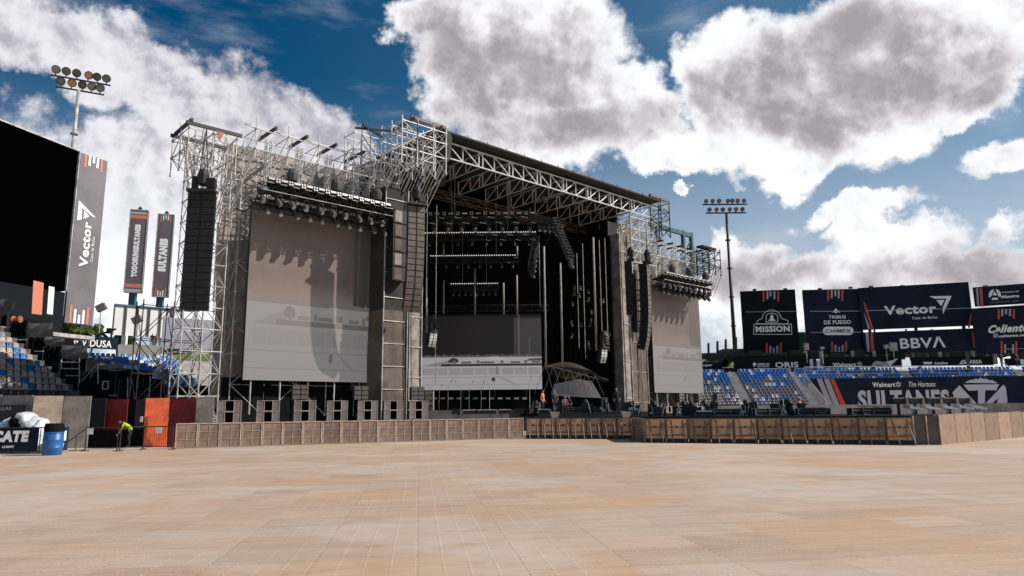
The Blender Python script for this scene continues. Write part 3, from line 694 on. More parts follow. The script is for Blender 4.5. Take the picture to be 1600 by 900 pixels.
b = Board.px(1525.5, 482, 554, YB - 7, 1620, 553, YB - 10, .3)
T = thing('sponsor_board', 'lower right navy board with a white slanted script word', 'sponsor board', (b.a.x, b.a.y, 0)); b.body('panel', M['navy'], T)
b.text('Caliente', 1544.5, 521, 1606, 505, M['sign_white'], T, .05, shear=.45); b.text('caliente.mx', 1560.5, 527.3, 1606, 521, M['sign_white'], T, .04)
b.poly(MB(), [(1552, 521), (1559, 521), (1559, 527.5), (1552, 527.5)]).obj('square_emblem', M['greyink'], T)
bars(b, T, [1560.5, 1566, 1572, 1578, 1584], 483, [16, 11, 8, 11, 15], 3.2, FIVE); bars(b, T, [1565, 1570.5, 1583, 1588], 552, [19, 14, 14, 19], 3, ['redink', 'greyink', 'greyink', 'redink'], False)
b.text('MAS ACCION MAS', 1574, 546, 1610, 543.5, M['sign_white'], T, .02)
# row of small floodlights clipped on the board tops
for px, Y, py in ((1179, 96, 454), (1227, 95.4, 453), (1281, 95, 453), (1329, 94.6, 450.8), (1361, 93.5, 449.5), (1410, 92.5, 448.3), (1450, 91.8, 447.5), (1498, 90.8, 446.8), (1540, 88.5, 449), (1592, 87, 446.5)):
    p = at(px, py, Y - .2); mb = MB().box(p + Vector((0, 0, .12)), (.45, .3, .22)); mb.tube(p - ZZ * .25, p + ZZ * .02, .04)
    tag(mb.obj('floodlight', M['darksteel']), 'tiny dark floodlight clipped to the top edge of a right-hand sponsor board', 'floodlight', 'floodlights on the sponsor board tops')
# green container between boards
b = Board.px(1249, 519, 548, 99, 1275, 547, 99, 2.4); T = thing('container', 'green container between the bell-emblem board and the flame-emblem board', 'container', (b.a.x, b.a.y, 0)); b.body('shell', M['green'], T)
b.poly(MB(), [(1259, 534.5), (1263, 534.5), (1263, 537), (1259, 537)]).obj('sticker', M['sign_white'], T)
# perimeter boards just above the seats
def perim(xl, yt, yb, xr, yr, label, items, Y=92.3, m='blackvinyl', Y1=None):
    b = Board.px(xl, yt, yb, Y, xr, yr, Y1 or Y - .3, .2); T = thing('perimeter_board', label, 'perimeter board', (b.a.x, b.a.y, 0)); b.body('panel', M[m], T)
    for it in items: b.text(it[0], *it[1:5], M['sign_white'], T, it[5] if len(it) > 5 else .03, shear=it[6] if len(it) > 6 else 0)
    return b, T
perim(1098, 566, 577, 1129, 577, 'small black perimeter board at the right edge of the right screen', [('super', 1098, 573.5, 1113, 569.5, .05, .3)])
b, T = perim(1148, 556, 576, 1266, 576, 'black perimeter board with a short wide word under the bell-emblem board', [('ORIS', 1211.5, 574.5, 1247, 565.5, .02), ('CEMENTOS', 1183.5, 570.5, 1202, 567.3, .02), ('MOCTEZUMA', 1183.5, 574, 1202, 571, .02)])
b.poly(MB(), [(1176, 569), (1178, 566.5), (1181, 567), (1182, 569.5), (1179.5, 571), (1180.5, 573), (1177.5, 572)]).obj('emblem', M['sign_white'], T)
b, T = perim(1287, 558, 575, 1410, 574.5, 'black perimeter board with a spark emblem beside a winged logo', [('Walmart', 1301, 572.8, 1337, 566.5, .04)])
mb = MB()
for k in range(6):
    a = k * pi / 3 + pi / 6; c = b.sz(1343, 569); e = Vector((cos(a), sin(a))); p = Vector((-e.y, e.x)) * .05
    b.poly(mb, [tuple(x) for x in (Vector(c) + e * .1 - p, Vector(c) + e * .33 - p, Vector(c) + e * .33 + p, Vector(c) + e * .1 + p)], pix=False)
mb.obj('spark_emblem', M['sign_white'], T)
b.poly(MB(), [(1362, 573), (1363, 568), (1368, 564), (1376, 564.5), (1382, 567), (1388, 569.5), (1386, 573), (1378, 571), (1370, 570.5)]).obj('winged_logo', M['greyink'], T)
b.poly(MB(), [(1381, 566), (1392, 563.5), (1403, 560), (1398, 565), (1390, 572.5), (1387, 568)]).obj('winged_logo', M['sign_white'], T)
b, T = perim(1425, 558, 572.5, 1553, 572, 'black perimeter board with a striped logo and a round emblem', [('AutoZone', 1459, 569.3, 1480.5, 565.3, .05, .4), ('UARSA', 1509.5, 568.3, 1534, 562, .04)], Y=91.7)
b.poly(MB(), [(1443, 565.5), (1457, 565.5), (1455, 569), (1443, 569)]).obj('stripe_logo', M['sign_white'], T)
b.poly(MB(), [(1498, 569), (1503, 562.5), (1507, 562), (1503, 569)]).obj('round_emblem', M['sign_white'], T)
b.poly(MB(), [(1504, 569), (1508, 562), (1511, 564), (1510.5, 567.5), (1507.5, 569)]).obj('round_emblem', M['sign_white'], T)
perim(1572, 560, 571.5, 1700, 571, 'black perimeter board starting with a big letter B at the right edge', [('B', 1595, 569.5, 1603, 561.5, .05)], Y=91)
# concourse behind the perimeter boards
t = thing('concourse', 'dark concourse gallery with pale legs under the sponsor boards', 'gallery', (55, 93.5, 0))
MB().box((58, 99, 8.85), (70, 8, .3)).obj('deck', M['concrete_dark'], t)
for px in (1284, 1333, 1367, 1428, 1470, 1522, 1556):
    p = at(px, 556, 93); MB().box((p.x, 93.2, 8.0), (.35, .35, 1.9)).obj('column', M['concrete'], t)
for k in range(24): MB().box((27 + k * 2.7, 94.2, 8.3 + .15 * ((k * 7) % 3)), (1.8, .6, .9 + .3 * ((k * 5) % 3))).obj('counter', M['blackcase'], t)
b = Board.px(1428, 542, 550.5, 93, 1548, 549.5, 90, .3); T = thing('hanging_board', 'long white board hanging in front of the low navy board', 'board', (b.a.x, b.a.y, 0)); b.body('panel', M['panelwhite'], T)
b.text('ATRO', 1477, 548, 1500, 544, M['navy'], T, .05, shear=.2)
for px, py, w, h in ((1396, 541, .9, 1.1), (1385, 541, .5, .5), (1541, 540, .7, .9), (1562, 541, .5, .6), (1260, 541, .5, .9), (1285, 543, .4, .3)):
    p = at(px, py + 8, 91.8); mb = MB().box(p + ZZ * .6, (w, .35, h)); mb.tube(p - ZZ * 1.5, p + ZZ * .3, .05); mb.box(p + ZZ * .6 + Vector((.1, -.2, 0)), (w * .8, .08, h * .8))
    tag(mb.obj('floodlight', M['steel']), 'pale square floodlight on a short post in front of the sponsor boards', 'floodlight', 'square floodlights before the sponsor boards')
# background bits left of the bell-emblem board
b = Board.px(1098, 583, 604, 112, 1170, 604, 112, 2)
tag(quadz([at(1090, 577, 100), at(1175, 577, 100), at(1175, 548, 150), at(1090, 552, 150)], 'bank', M['grass']), kind='structure')
for px, h0, h1 in ((1107, 536, 556), (1121, 533, 556), (1134, 530, 556), (1163, 523, 556), (1150, 527, 575)):
    p = at(px, h1, 97); q = at(px, h0, 97); tag(MB().tube(p, q, .16, 6).obj('fence_post', M['darksteel']), 'dark post of the boundary fence left of the bell-emblem board', 'post', 'boundary fence posts')
p = at(1140, 552, 98); tag(MB().box((p.x + 3.5, 98, p.z), (9.5, 3, 1.0)).obj('shed_roof', M['concrete_dark']), 'low brown shed roof beside the right light mast', 'shed')
p = at(1113, 575, 96); tag(MB().lathe(p, p + ZZ * 1.5, [(0, 1.3), (.4, 1.25), (.8, .8), (1, .1)], 12).obj('tent', M['panelwhite'], smooth=True), 'small white domed tent behind the smallest perimeter board', 'tent')

# ------------------------------------------------------------ light masts
def mast(name_label, base, H, spread, rows, ang, pole_r=.35, f=1., lf=1., pm='steel'):
    t = thing('light_mast', name_label, 'light mast', base); base = Vector(base)
    mb = MB(); mb.tube(base, base + ZZ * H, pole_r, 12, pole_r * .5)
    for k in range(5): mb.tube(base + ZZ * H * (.3 + .14 * k), base + ZZ * (H * (.3 + .14 * k) + .15), pole_r * 1.15, 10)
    mb.obj('pole', M[pm], t, smooth=True)
    rows = [(z * f, [x * f for x in xs]) for z, xs in rows]
    d = Vector((cos(ang), sin(ang), 0)); n = Vector((d.y, -d.x, 0))
    for r_, (z, xs) in enumerate(rows):
        mb = MB(); mb.tube(base + ZZ * (H + z) + d * (min(xs) - .5), base + ZZ * (H + z) + d * (max(xs) + .5), .11, 6); mb.obj('crossarm', M['darksteel'], t)
        for i, x in enumerate(xs):
            p = base + ZZ * (H + z) + d * x; c = p + ZZ * 1.05 * lf + n * .1 * lf; fd = (n + Vector((0, 0, -.42)) + d * (.35 * sin(i * 2.3 + r_))).normalized()
            mb = MB(); mb.tube(p, p + ZZ * .5 * lf, .07, 5); mb.lathe(c - fd * .55 * lf, c + fd * .28 * lf, [(a_, b_ * lf) for a_, b_ in [(0, .16), (.2, .3), (.7, .62), (1, .68), (1, .60)]], 14)
            L_ = mb.obj('floodlight', M['darksteel'], t, smooth=False)
            MB().lathe(c + fd * .22 * lf, c + fd * .29 * lf, [(0, .56 * lf), (1, .56 * lf)], 14).obj('lens', M['lampwarm' if (i + r_ * 3) % 5 == 1 else 'lamp'], L_)
    return t
bl = at(127, 150, 84); mast('tall light mast with eleven round floodlights left of the stage', (bl.x - .4, 84, 0), bl.z + .75, 1, [(0, [-2.9, -1.2, .6, 2.0, 3.4]), (2.1, [-3.9, -2.2, -.5, 1.3, 2.8, 4.3])], radians(28), .40, f=.68, lf=.78)
br = at(1146, 545, 100); mast('distant light mast with thirteen round floodlights right of the stage', (br.x + .2, 100, 0), 29.9, 1, [(0, [-4.6, -2.7, -.9, .9, 2.6, 4.4]), (2.4, [-5.4, -3.6, -1.8, .5, 1.8, 3.2, 4.9])], radians(0), .34, f=.54, lf=.50, pm='darksteel')

# ------------------------------------------------------------ left: scoreboard, pylons, billboards
Y0, Y1 = 62, 68.5
b = Board.px(-40, 184, 430, Y0 - 2, 103, 446, Y1, 1.2)
T = thing('scoreboard', 'huge unlit black scoreboard screen at the left edge', 'scoreboard', (b.a.x, b.a.y, 0)); b.body('display', M['display'], T)
mb = MB(); mb.tube(b.P(-.1, b.z1, .06), b.P(b.L, b.z1, .06), .09, 4); mb.tube(b.P(b.L, b.z1, .06), b.P(b.L, b.z0, .06), .12, 4); mb.obj('edge_trim', M['steel'], T)
lo = Board(b.a, b.b, b.z0 - 4.2, b.z0 - .15, 1.); lo.body('lower_advert_panel', M['blackvinyl'], T)
mb = MB()
for x0, x1, c in ((50, 66, 'palered'), (74, 83, 'panelwhite')):
    lo.poly(MB(), [(x0 + 2, 447 - 9 * (x0 < 60)), (x1 + 2, 449 - 7 * (x0 < 60)), (x1 - 1, 492), (x0 - 1, 490)]).obj('stripe', M[c], T)
for u in (1.5, b.L * .55, b.L - 1.): p = b.P(u, 0, -.6); MB().box((p.x, p.y, b.z0 / 2 - 1), (.7, .7, b.z0 - 2)).obj('leg', M['concrete'], T)
mb = MB(); q = b.P(b.L / 2, b.z0 - 4.5, .4); mb.box(q, (b.L + 5, 2.2, .35), (b.r, b.n, ZZ)); mb.obj('catwalk', M['steel'], T)
n_ = Vector((cos(radians(5)), sin(radians(5)), 0)); e0 = Vector((b.b.x, b.b.y, 0)) + Vector((.15, .1, 0)); 
k = Board(e0, e0 + (at(143, 251, 71.5) - at(103, 240, 69)).normalized() * 2.9, b.z0 - 3.1, b.z1 - .1, .3)
T = thing('tall_banner', 'tall faded grey banner with an arrow emblem beside the black scoreboard', 'banner', e0); k.body('sheet', M['fadedgrey'], T)
L = k.L; zt, zb = k.z1, k.z0; Hh = zt - zb
def ub(k, T, u0, u1, z0, z1, m, nm='stripe'): k.poly(MB(), [(u0, z0), (u1, z0), (u1, z1), (u0, z1)], pix=False).obj(nm, M[m], T)
for i, (u, h) in enumerate(zip((.18, .33, .48, .63, .78), (1.4, 1.1, .7, 1.1, 1.4))):
    c = 'palered' if i in (0, 4) else 'sign_white'
    ub(k, T, L * u - .12, L * u + .12, zt - h, zt - .02, c); ub(k, T, L * u - .12, L * u + .12, zb + .05, zb + h * 1.3, c)
k.text('Vector', L * .30, zb + Hh * .33, L * .62, zb + Hh * .60, M['sign_white'], T, .03, rot=1, pix=False); k.text('Casa de Bolsa', L * .68, zb + Hh * .37, L * .78, zb + Hh * .52, M['sign_white'], T, .0, rot=1, pix=False)
z = zb + Hh * .60; k.poly(MB(), [(L * .08, z - .1), (L * .08, z + 2.0), (L * .75, z + .65), (L * .58, z + .7), (L * .22, z + 1.3), (L * .24, z + .1)], pix=False).obj('arrow_emblem', M['sign_white'], T)
k.poly(MB(), [(L * .30, z + .2), (L * .30, z + 1.1), (L * .5, z + .6)], pix=False).obj('arrow_emblem', M['sign_white'], T)
def pylon(xl, yt, yb, xr, Y, label, txt, style):
    b = Board.px(xl, yt, yb, Y, xr, yb, Y, 1.0); d = (Vector((1, .35, 0))).normalized(); wv = b.L / d.x * 1.
    b = Board(b.a, b.a + d * wv, b.z0, b.z1, 1.0)
    T = thing('advertising_pylon', label, 'pylon', (b.a.x + 1, b.a.y, 0)); b.body('sign_box', M['pylongrey'], T); L = b.L; Hh = b.z1 - b.z0
    p = b.P(L / 2, 0, -.5); MB().box((p.x, p.y, b.z0 / 2), (.9, .6, b.z0)).obj('post', M['bluesteel'], T)
    p = b.P(L / 2, b.z1 + .2, -.5); MB().lathe(p - ZZ * .2, p + ZZ * .4, [(0, .25), (.6, .3), (1, .1)], 8).obj('top_light', M['darksteel'], T)
    mb = MB()
    for u0, u1, z0, z1 in ((-.05, L + .05, b.z0 - .05, b.z0 + .08), (-.05, L + .05, b.z1 - .08, b.z1 + .05), (-.05, .06, b.z0, b.z1), (L - .06, L + .05, b.z0, b.z1)): b.poly(mb, [(u0, z0), (u1, z0), (u1, z1), (u0, z1)], off=.06, pix=False)
    mb.obj('frame', M['steel'], T)
    if style:
        for z in (b.z0 + Hh * .055, b.z1 - Hh * .11): ub(b, T, .1, L - .1, z, z + Hh * .045, 'palered')
        for z in (b.z0 + .1, b.z1 - Hh * .055): ub(b, T, .1, L - .1, z, z + Hh * .03, 'greyink')
    else:
        for i, (u, h) in enumerate(zip((.2, .35, .5, .65, .8), (1.1, .8, .6, .8, 1.1))):
            c = 'palered' if i in (0, 4) else 'sign_white'; ub(b, T, L * u - .07, L * u + .07, b.z0 + .15, b.z0 + .15 + h, c); ub(b, T, L * u - .07, L * u + .07, b.z1 - .15 - h, b.z1 - .15, c)
    b.text(txt[0], L * txt[1], b.z0 + Hh * txt[2], L * txt[3], b.z0 + Hh * txt[4], M['sign_white'], T, .09, rot=1, pix=False)
pylon(193, 327, 456, 217, 100, 'grey pylon with orange bands and one long line of white lettering', ('TODOSUNISULTANES', .32, .18, .66, .82), 1)
pylon(237, 334, 463, 259, 102, 'grey pylon with short stripes and larger white lettering beside the orange-banded pylon', ('SULTANES', .22, .30, .74, .70), 0)
pylon(332, 349, 470, 355, 106, 'grey lettered pylon seen through the left scaffold tower', ('SULTANES', .22, .30, .74, .70), 0)
# white billboard frames seen from behind
b = Board.px(175, 476, 523, 94, 283, 528, 100, .3); T = thing('billboard_frame', 'blank white billboard frame with green ribs beneath the pylons', 'billboard', (b.a.x, b.a.y, 0)); b.body('sheet', M['panelwhite'], T)
for i in range(7): u = b.L * i / 6; q = b.P(u, (b.z0 + b.z1) / 2, .12); MB().box(q, (.16, .24, b.z1 - b.z0), (b.r, b.n, ZZ)).obj('rib', M['concrete_dark'], T)
mb = MB(); mb.tube(b.P(0, b.z1, .1), b.P(b.L, b.z1, .1), .15, 4); mb.obj('top_rail', M['bluesteel'], T)
for u in (b.L * .18, b.L * .62): q = b.P(u, b.z0 / 2, -.1); MB().box(q, (.6, .5, b.z0)).obj('leg', M['panelwhite'], T)
b = Board.px(252, 496, 544, 88, 345, 546, 92, .3); tag(b.body('blank_panel', M['lilac']), 'blank lilac-grey hoarding behind the left scaffold tower', 'hoarding')
# VIDUSA board, parapet
b = Board.px(84, 521, 541, 77, 184, 547, 82, .2); T = thing('perimeter_board', 'dark perimeter board with a shell emblem above the far-left terrace', 'perimeter board', (b.a.x, b.a.y, 0)); b.body('panel', M['navy'], T)
b.text('VIDUSA', 127, 541, 175, 532.5, M['sign_white'], T, .02); b.text('pital', 84, 533.5, 102, 528, M['sign_white'], T, .04)
b.poly(MB(), [(111, 533), (114, 528), (119, 528), (122.5, 532), (121, 536), (117, 532.5), (117.5, 538), (114.5, 533.5), (112.5, 537)]).obj('shell_emblem', M['sign_white'], T)
b = Board.px(184, 538, 553, 82, 252, 556, 84, .4); tag(b.body('parapet', M['concrete']), 'pale concrete parapet right of the shell-emblem board', 'parapet')
for px, yt, yb, Y in ((158, 483, 527, 84), (214, 502, 546, 83)):
    p = at(px, yt, Y); q = at(px - 4, yb, Y); t = thing('floodlight_pole', 'thin pole with a square floodlight, %s' % ('left of the white billboard frame' if px < 200 else 'in front of the white billboard frame'), 'floodlight', q)
    MB().tube(q, p, .06).obj('pole', M['steel'], t); MB().box(p + ZZ * .2, (1.0, .5, .8), (Vector((.8, .2, .5)).normalized(), Vector((0, 1, 0)), Vector((-.5, 0, .85)).normalized())).obj('lamp_head', M['lamp'], t)
for px, py in ((3, 480), (14, 482)):
    p = at(px, py, 56); t = thing('floodlight_pole', '%s floodlight on the drape platform at the left edge' % ('square framed' if px < 10 else 'tilted black-bodied'), 'floodlight', p - ZZ * 3)
    MB().tube(p - ZZ * 3, p, .06).obj('pole', M['darksteel'], t); MB().box(p + ZZ * .3, (.6, .3, .6), (Vector((.9, .2, -.3 if px > 10 else 0)).normalized(), Vector((-.2, .9, 0)).normalized(), Vector((.2, 0, .95)).normalized())).obj('lamp_head', M['lamp' if px < 10 else 'darksteel'], t)
# black speaker-like device near the VIDUSA board
t = thing('camera_jib', 'dark camera jib on two posts behind the small shell-emblem board', 'camera jib', at(160, 540, 80))
for px, yt in ((153, 512), (174, 514)): MB().tube(at(px, 530, 79.5), at(px, yt, 79.5), .12).obj('post', M['darksteel'], t)
MB().tube(at(152, 524, 79.5), at(181, 514, 79.5), .12).tube(at(160, 521, 79.5), at(169, 529, 79.5), .16).obj('boom', M['darksteel'], t)
MB().box(at(171, 517, 79.5), (.5, .4, .6)).obj('camera_body', M['blackcase'], t)

# trees behind
def tree(px, py_base, py_top, Y, wpx, label, seed):
    rnd = random.Random(seed); base = at(px, py_base, Y); top = at(px, py_top, Y); H = top.z - base.z; Wd = wpx / 1117 * Y
    base = Vector((base.x, Y, 0)); t = thing('tree', label, 'tree', base, 'trees beyond the far-left terrace')
    mb = MB(); mb.tube(base, base + ZZ * (top.z * .7), .35, 7, .15)
    cl = []
    for k in range(9):
        c = Vector((base.x + rnd.uniform(-.42, .42) * Wd, Y + rnd.uniform(-.3, .3) * Wd, top.z - H * rnd.uniform(.12, .75))); cl.append(c); mb.tube(base + ZZ * (top.z * .5), c, .13, 5, .04)
    mb.obj('trunk', M['bark'], t)
    mb = MB()
    for c in cl:
        R = rnd.uniform(.13, .24) * Wd
        for _ in range(420):
            v = Vector((rnd.gauss(0, 1), rnd.gauss(0, 1), rnd.gauss(0, .8))).normalized() * R * rnd.random() ** .4; p = c + v; s = rnd.uniform(.16, .34)
            a = Vector((rnd.gauss(0, 1), rnd.gauss(0, 1), rnd.gauss(0, 1))).normalized() * s; b_ = a.orthogonal().normalized() * s * .6; mb.add([p - a, p + b_, p + a, p - b_], [(0, 1, 2, 3)])
    mb.obj('crown', M['leaf'], t)
tree(112, 532, 500, 95, 40, 'green leafy tree crown between the scoreboard banner and the shell-emblem board', 1)
tree(134, 532, 508, 98, 34, 'lower green tree just right of the tallest tree above the shell-emblem board', 2)
tree(186, 545, 520, 96, 16, 'small pale green tree beside the white billboard frame', 3)
tree(203, 548, 524, 96, 12, 'small green tree under the white billboard frame', 4)
tree(1135, 585, 555, 105, 30, 'small green bushy tree left of the bell-emblem board', 5)
tree(1116, 580, 552, 118, 30, 'low yellow-green tree behind the small white tent', 6)
# ============================================================ STAGE STRUCTURES
def scaf(t, us, vs, zs, m, r=.035, brace=True, seed=0, post_name='post', dense=1, bm=None):
    rnd = random.Random(seed)
    for u in us:
        for v in vs:
            mb = MB(); mb.tube(S(u, v, zs[0]), S(u, v, zs[-1] + .35), r * 1.25, 6)
            for z in zs: mb.tube(S(u, v, z - .07), S(u, v, z + .07), r * 2.1, 6)
            mb.obj(post_name, m, t)
    lg = br = MB()
    for z in zs[1:] if len(zs) > 1 else zs:
        for v in vs: lg.tube(S(us[0], v, z), S(us[-1], v, z), r, 4)
        for u in us: lg.tube(S(u, vs[0], z), S(u, vs[-1], z), r, 4)
    if brace:
        for k in range(len(zs) - 1):
            for v in vs:
                for i in range(len(us) - 1):
                    a, b = (us[i], us[i + 1]) if (k + i) % 2 else (us[i + 1], us[i]); br.tube(S(a, v, zs[k]), S(b, v, zs[k + 1]), r * .9, 4)
            for u in us:
                for i in range(len(vs) - 1):
                    a, b = (vs[i], vs[i + 1]) if (k + i) % 2 else (vs[i + 1], vs[i]); br.tube(S(u, a, zs[k]), S(u, b, zs[k + 1]), r * .9, 4)
    br.obj('bracing', m, t)
def fr(a, b, n): return [a + (b - a) * i / n for i in range(n + 1)]
def couplers(t, pts, m='orange', s=.12):
    mb = MB()
    for p in pts: mb.box(p, (s, s, s))
    mb.obj('coupler', M[m], t)
# ---- leftmost PA tower with forward cantilever
t = thing('scaffold_tower', 'openwork scaffold tower at the far left of the stage with an overhanging top', 'scaffold tower', S(-3.6, .5, 0))
scaf(t, [-4.6, -3.4, -2.2], [-.4, 1.2], fr(0, 19.2, 14), M['steel'], .035, seed=1)
scaf_c = thing('scaffold_cantilever', 'overhanging scaffold frame that carries the far-left black speaker column', 'scaffold', S(-4.6, -2.5, 16.4))
scaf(scaf_c, [-6.1, -4.7, -3.3], [-3.9, -2.5, -1.0], [16.0, 17.1, 18.2], M['steel'], .033)
mb = MB()
for u in (-6.1, -4.7, -3.3):
    for k, (z0, z1) in enumerate(((17.0, 12.6), (18.0, 13.8), (19.1, 15.0))):
        mb.tube(S(u, -3.9 + k * .9, z0), S(max(u, -4.6), -.4, z1), .03, 4); mb.tube(S(u + .3, -3.4 + k, z0), S(max(u, -4.6) + .4, -.4, z1 + .8), .03, 4)
    mb.tube(S(u, -3.9, 17), S(-3.4, -.4, 13.2), .03, 4)
mb.obj('knee_brace', M['steel'], scaf_c)
for v, u0, u1 in ((-3.9, -6.3, -3.0), (-1.2, -6.3, -2.6)): mb = MB().box(S((u0 + u1) / 2, v, 18.5), (u1 - u0, .15, .2), SAX); mb.obj('main_beam', M['darksteel'], scaf_c)
mb = MB().box(S(-6.0, -2.5, 18.7), (.15, 3.0, .2), SAX); mb.obj('main_beam', M['darksteel'], scaf_c)
mb = MB(); mb.add([S(-4.6, -3.95, 18.4), S(-4.1, -3.95, 18.4), S(-4.35, -3.95, 17.8)], [(0, 1, 2)]); mb.add([S(-4.6, -3.99, 18.4), S(-4.1, -3.99, 18.4), S(-4.35, -3.99, 17.8)], [(0, 1, 2)])
mb.obj('warning_flag', M['orange'], scaf_c)
couplers(scaf_c, [S(u, v, z) for u in (-6.1, -4.7, -3.3) for v in (-3.9, -1.0) for z in (17.1, 18.2)])
couplers(t, [S(u, v, z) for u in (-4.6, -3.4, -2.2) for v in (-.4,) for z in fr(1.4, 19.2, 13)], 'orange', .09)
# dense back legs seen at lower left
t = thing('scaffold_tower', 'braced lower scaffold base in front of the grass bank, left of the big left screen', 'scaffold tower', S(-5.5, 1.5, 0))
scaf(t, [-6.2, -4.4, -2.6], [2.0, 3.4], fr(0, 8.4, 4), M['blacktruss'], .03, seed=2)
# ---- screen scaffold (left) with mesh tarp and parallel raking struts
def screen_scaffold(u0, u1, zt, label, nb, mir=1, tarp_u=None, zlo=16.2):
    t = thing('screen_scaffold', label, 'scaffold', S((u0 + u1) / 2, 1.5, 0)); us = fr(u0, u1, nb)
    scaf(t, us, [.9, 2.3], fr(1.5, zt - 1.2, 9), M['steel'], .033, seed=3)
    c = cloth(tarp_u[0], tarp_u[1], 2.6, 2.0, zt - .6, 30, 30, .10, 5); c.obj('mesh_tarp', M['tarp'], t)
    mb = MB()
    for v in (-1.1, .9):
        for z in (zt - 2.0, zt - .6): mb.tube(S(u0, v, z), S(u1, v, z), .045, 5)
    mb.obj('top_chord', M['whitetruss'], t)
    mb = MB()
    for i, u in enumerate(us):
        mb.tube(S(u, -1.1, zt - 2.6), S(u, -1.1, zt + .2), .04, 5)
        for z in (zt - 2.0, zt - .6): mb.tube(S(u, -1.1, z), S(u, .9, z), .035, 4)
        mb.tube(S(u, -1.1, zt - .6), S(u, .9, zt - 2.0), .03, 4)
        mb.tube(S(u, -1.1, zt - .6), S(u, .9, zt + .4), .035, 4)
        for q in range(4): mb.tube(S(u + q * .12, -1.1, zt - 2.0 + q * .45), S(u - mir * .25 + q * .12, 2.2, zt - 6.4 + q * .75), .028, 4)
        if i < nb:
            w = us[i + 1]; mb.tube(S(u, -1.1, zt - .6), S(w, -1.1, zt - .6), .03, 4); mb.tube(S(u, .9, zt - .6), S(w, .9, zt + .35), .03, 4)
            mb.tube(S(u, .9, zt - 2.0), S(w, .9, zt - .6), .03, 4); mb.tube(S(u, .9, zt + .35), S(w, .9, zt + .35), .035, 4); mb.tube(S((u + w) / 2, .9, zt - .6), S((u + w) / 2, .9, zt + .35), .025, 4)
    mb.obj('outrigger', M['whitetruss'], t)
    for i in range(len(us) - 1):
        u = (us[i] + us[i + 1]) / 2 + .1
        mb = MB().truss(S(u, .1, zlo), S(u, .1, zt - .7), .34, .34, 8, .035, up=UU); mb.obj('hanging_leg', M['whitetruss'], t)
        MB().box(S(u + .1, .2, zt - .2), (.16, 2.9, .2), SAX).obj('cross_beam', M['darksteel'], t)
    couplers(t, [S(u, -1.1, z) for u in us for z in (zt - 2.0, zt - .6)] + [S(u, .9, z) for u in us for z in (zt - 3.4, zt - 4.8)], 'orange', .10)
    return t
screen_scaffold(-1.0, 10.4, 21.0, 'scaffold and beige mesh tarp rising behind the big left screen', 5, 1, (-1.6, 9.3))
screen_scaffold(43.8, 53.4, 20.2, 'scaffold and beige mesh tarp rising behind the big right screen', 5, -1, (41.5, 53.8), 16.4)
def em(name, c, k): 
    if name not in M: M[name] = mat(name, (.12, .10, .09), .5, emit=c + (k,))
    return M[name]
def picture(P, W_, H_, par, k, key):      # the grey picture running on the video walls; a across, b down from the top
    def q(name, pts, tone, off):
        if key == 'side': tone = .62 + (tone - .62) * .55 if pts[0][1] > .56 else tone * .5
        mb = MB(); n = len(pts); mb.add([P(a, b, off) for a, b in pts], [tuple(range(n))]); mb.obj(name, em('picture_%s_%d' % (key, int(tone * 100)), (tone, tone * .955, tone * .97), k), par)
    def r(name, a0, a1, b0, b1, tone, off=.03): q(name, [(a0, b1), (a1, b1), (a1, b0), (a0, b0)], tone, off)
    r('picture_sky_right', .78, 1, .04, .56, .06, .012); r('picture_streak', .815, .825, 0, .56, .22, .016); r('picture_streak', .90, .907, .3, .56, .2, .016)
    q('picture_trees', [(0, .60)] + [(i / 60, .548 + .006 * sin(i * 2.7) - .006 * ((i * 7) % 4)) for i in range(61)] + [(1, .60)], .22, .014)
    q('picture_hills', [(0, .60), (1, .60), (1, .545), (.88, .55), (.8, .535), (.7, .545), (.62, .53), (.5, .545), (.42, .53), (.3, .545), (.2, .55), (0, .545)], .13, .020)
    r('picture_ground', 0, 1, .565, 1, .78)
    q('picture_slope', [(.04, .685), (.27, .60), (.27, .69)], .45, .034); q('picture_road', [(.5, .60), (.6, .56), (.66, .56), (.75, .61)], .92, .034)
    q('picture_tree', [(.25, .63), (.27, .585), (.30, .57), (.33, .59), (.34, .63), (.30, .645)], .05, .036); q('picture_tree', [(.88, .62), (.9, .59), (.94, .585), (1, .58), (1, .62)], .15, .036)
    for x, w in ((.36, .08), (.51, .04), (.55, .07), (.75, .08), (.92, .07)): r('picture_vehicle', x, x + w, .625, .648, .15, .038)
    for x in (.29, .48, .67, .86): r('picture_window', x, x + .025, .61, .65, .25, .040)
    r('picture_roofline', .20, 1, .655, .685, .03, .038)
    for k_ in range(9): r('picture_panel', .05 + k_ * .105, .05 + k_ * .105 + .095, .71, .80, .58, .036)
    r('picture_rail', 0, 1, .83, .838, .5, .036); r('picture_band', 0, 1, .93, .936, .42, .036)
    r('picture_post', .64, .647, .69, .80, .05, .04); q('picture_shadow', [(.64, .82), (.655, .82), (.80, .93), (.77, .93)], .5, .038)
    q('picture_disc', [(.615 + .017 * cos(t * pi / 5), .865 + .03 * sin(t * pi / 5)) for t in range(10)], .10, .04)
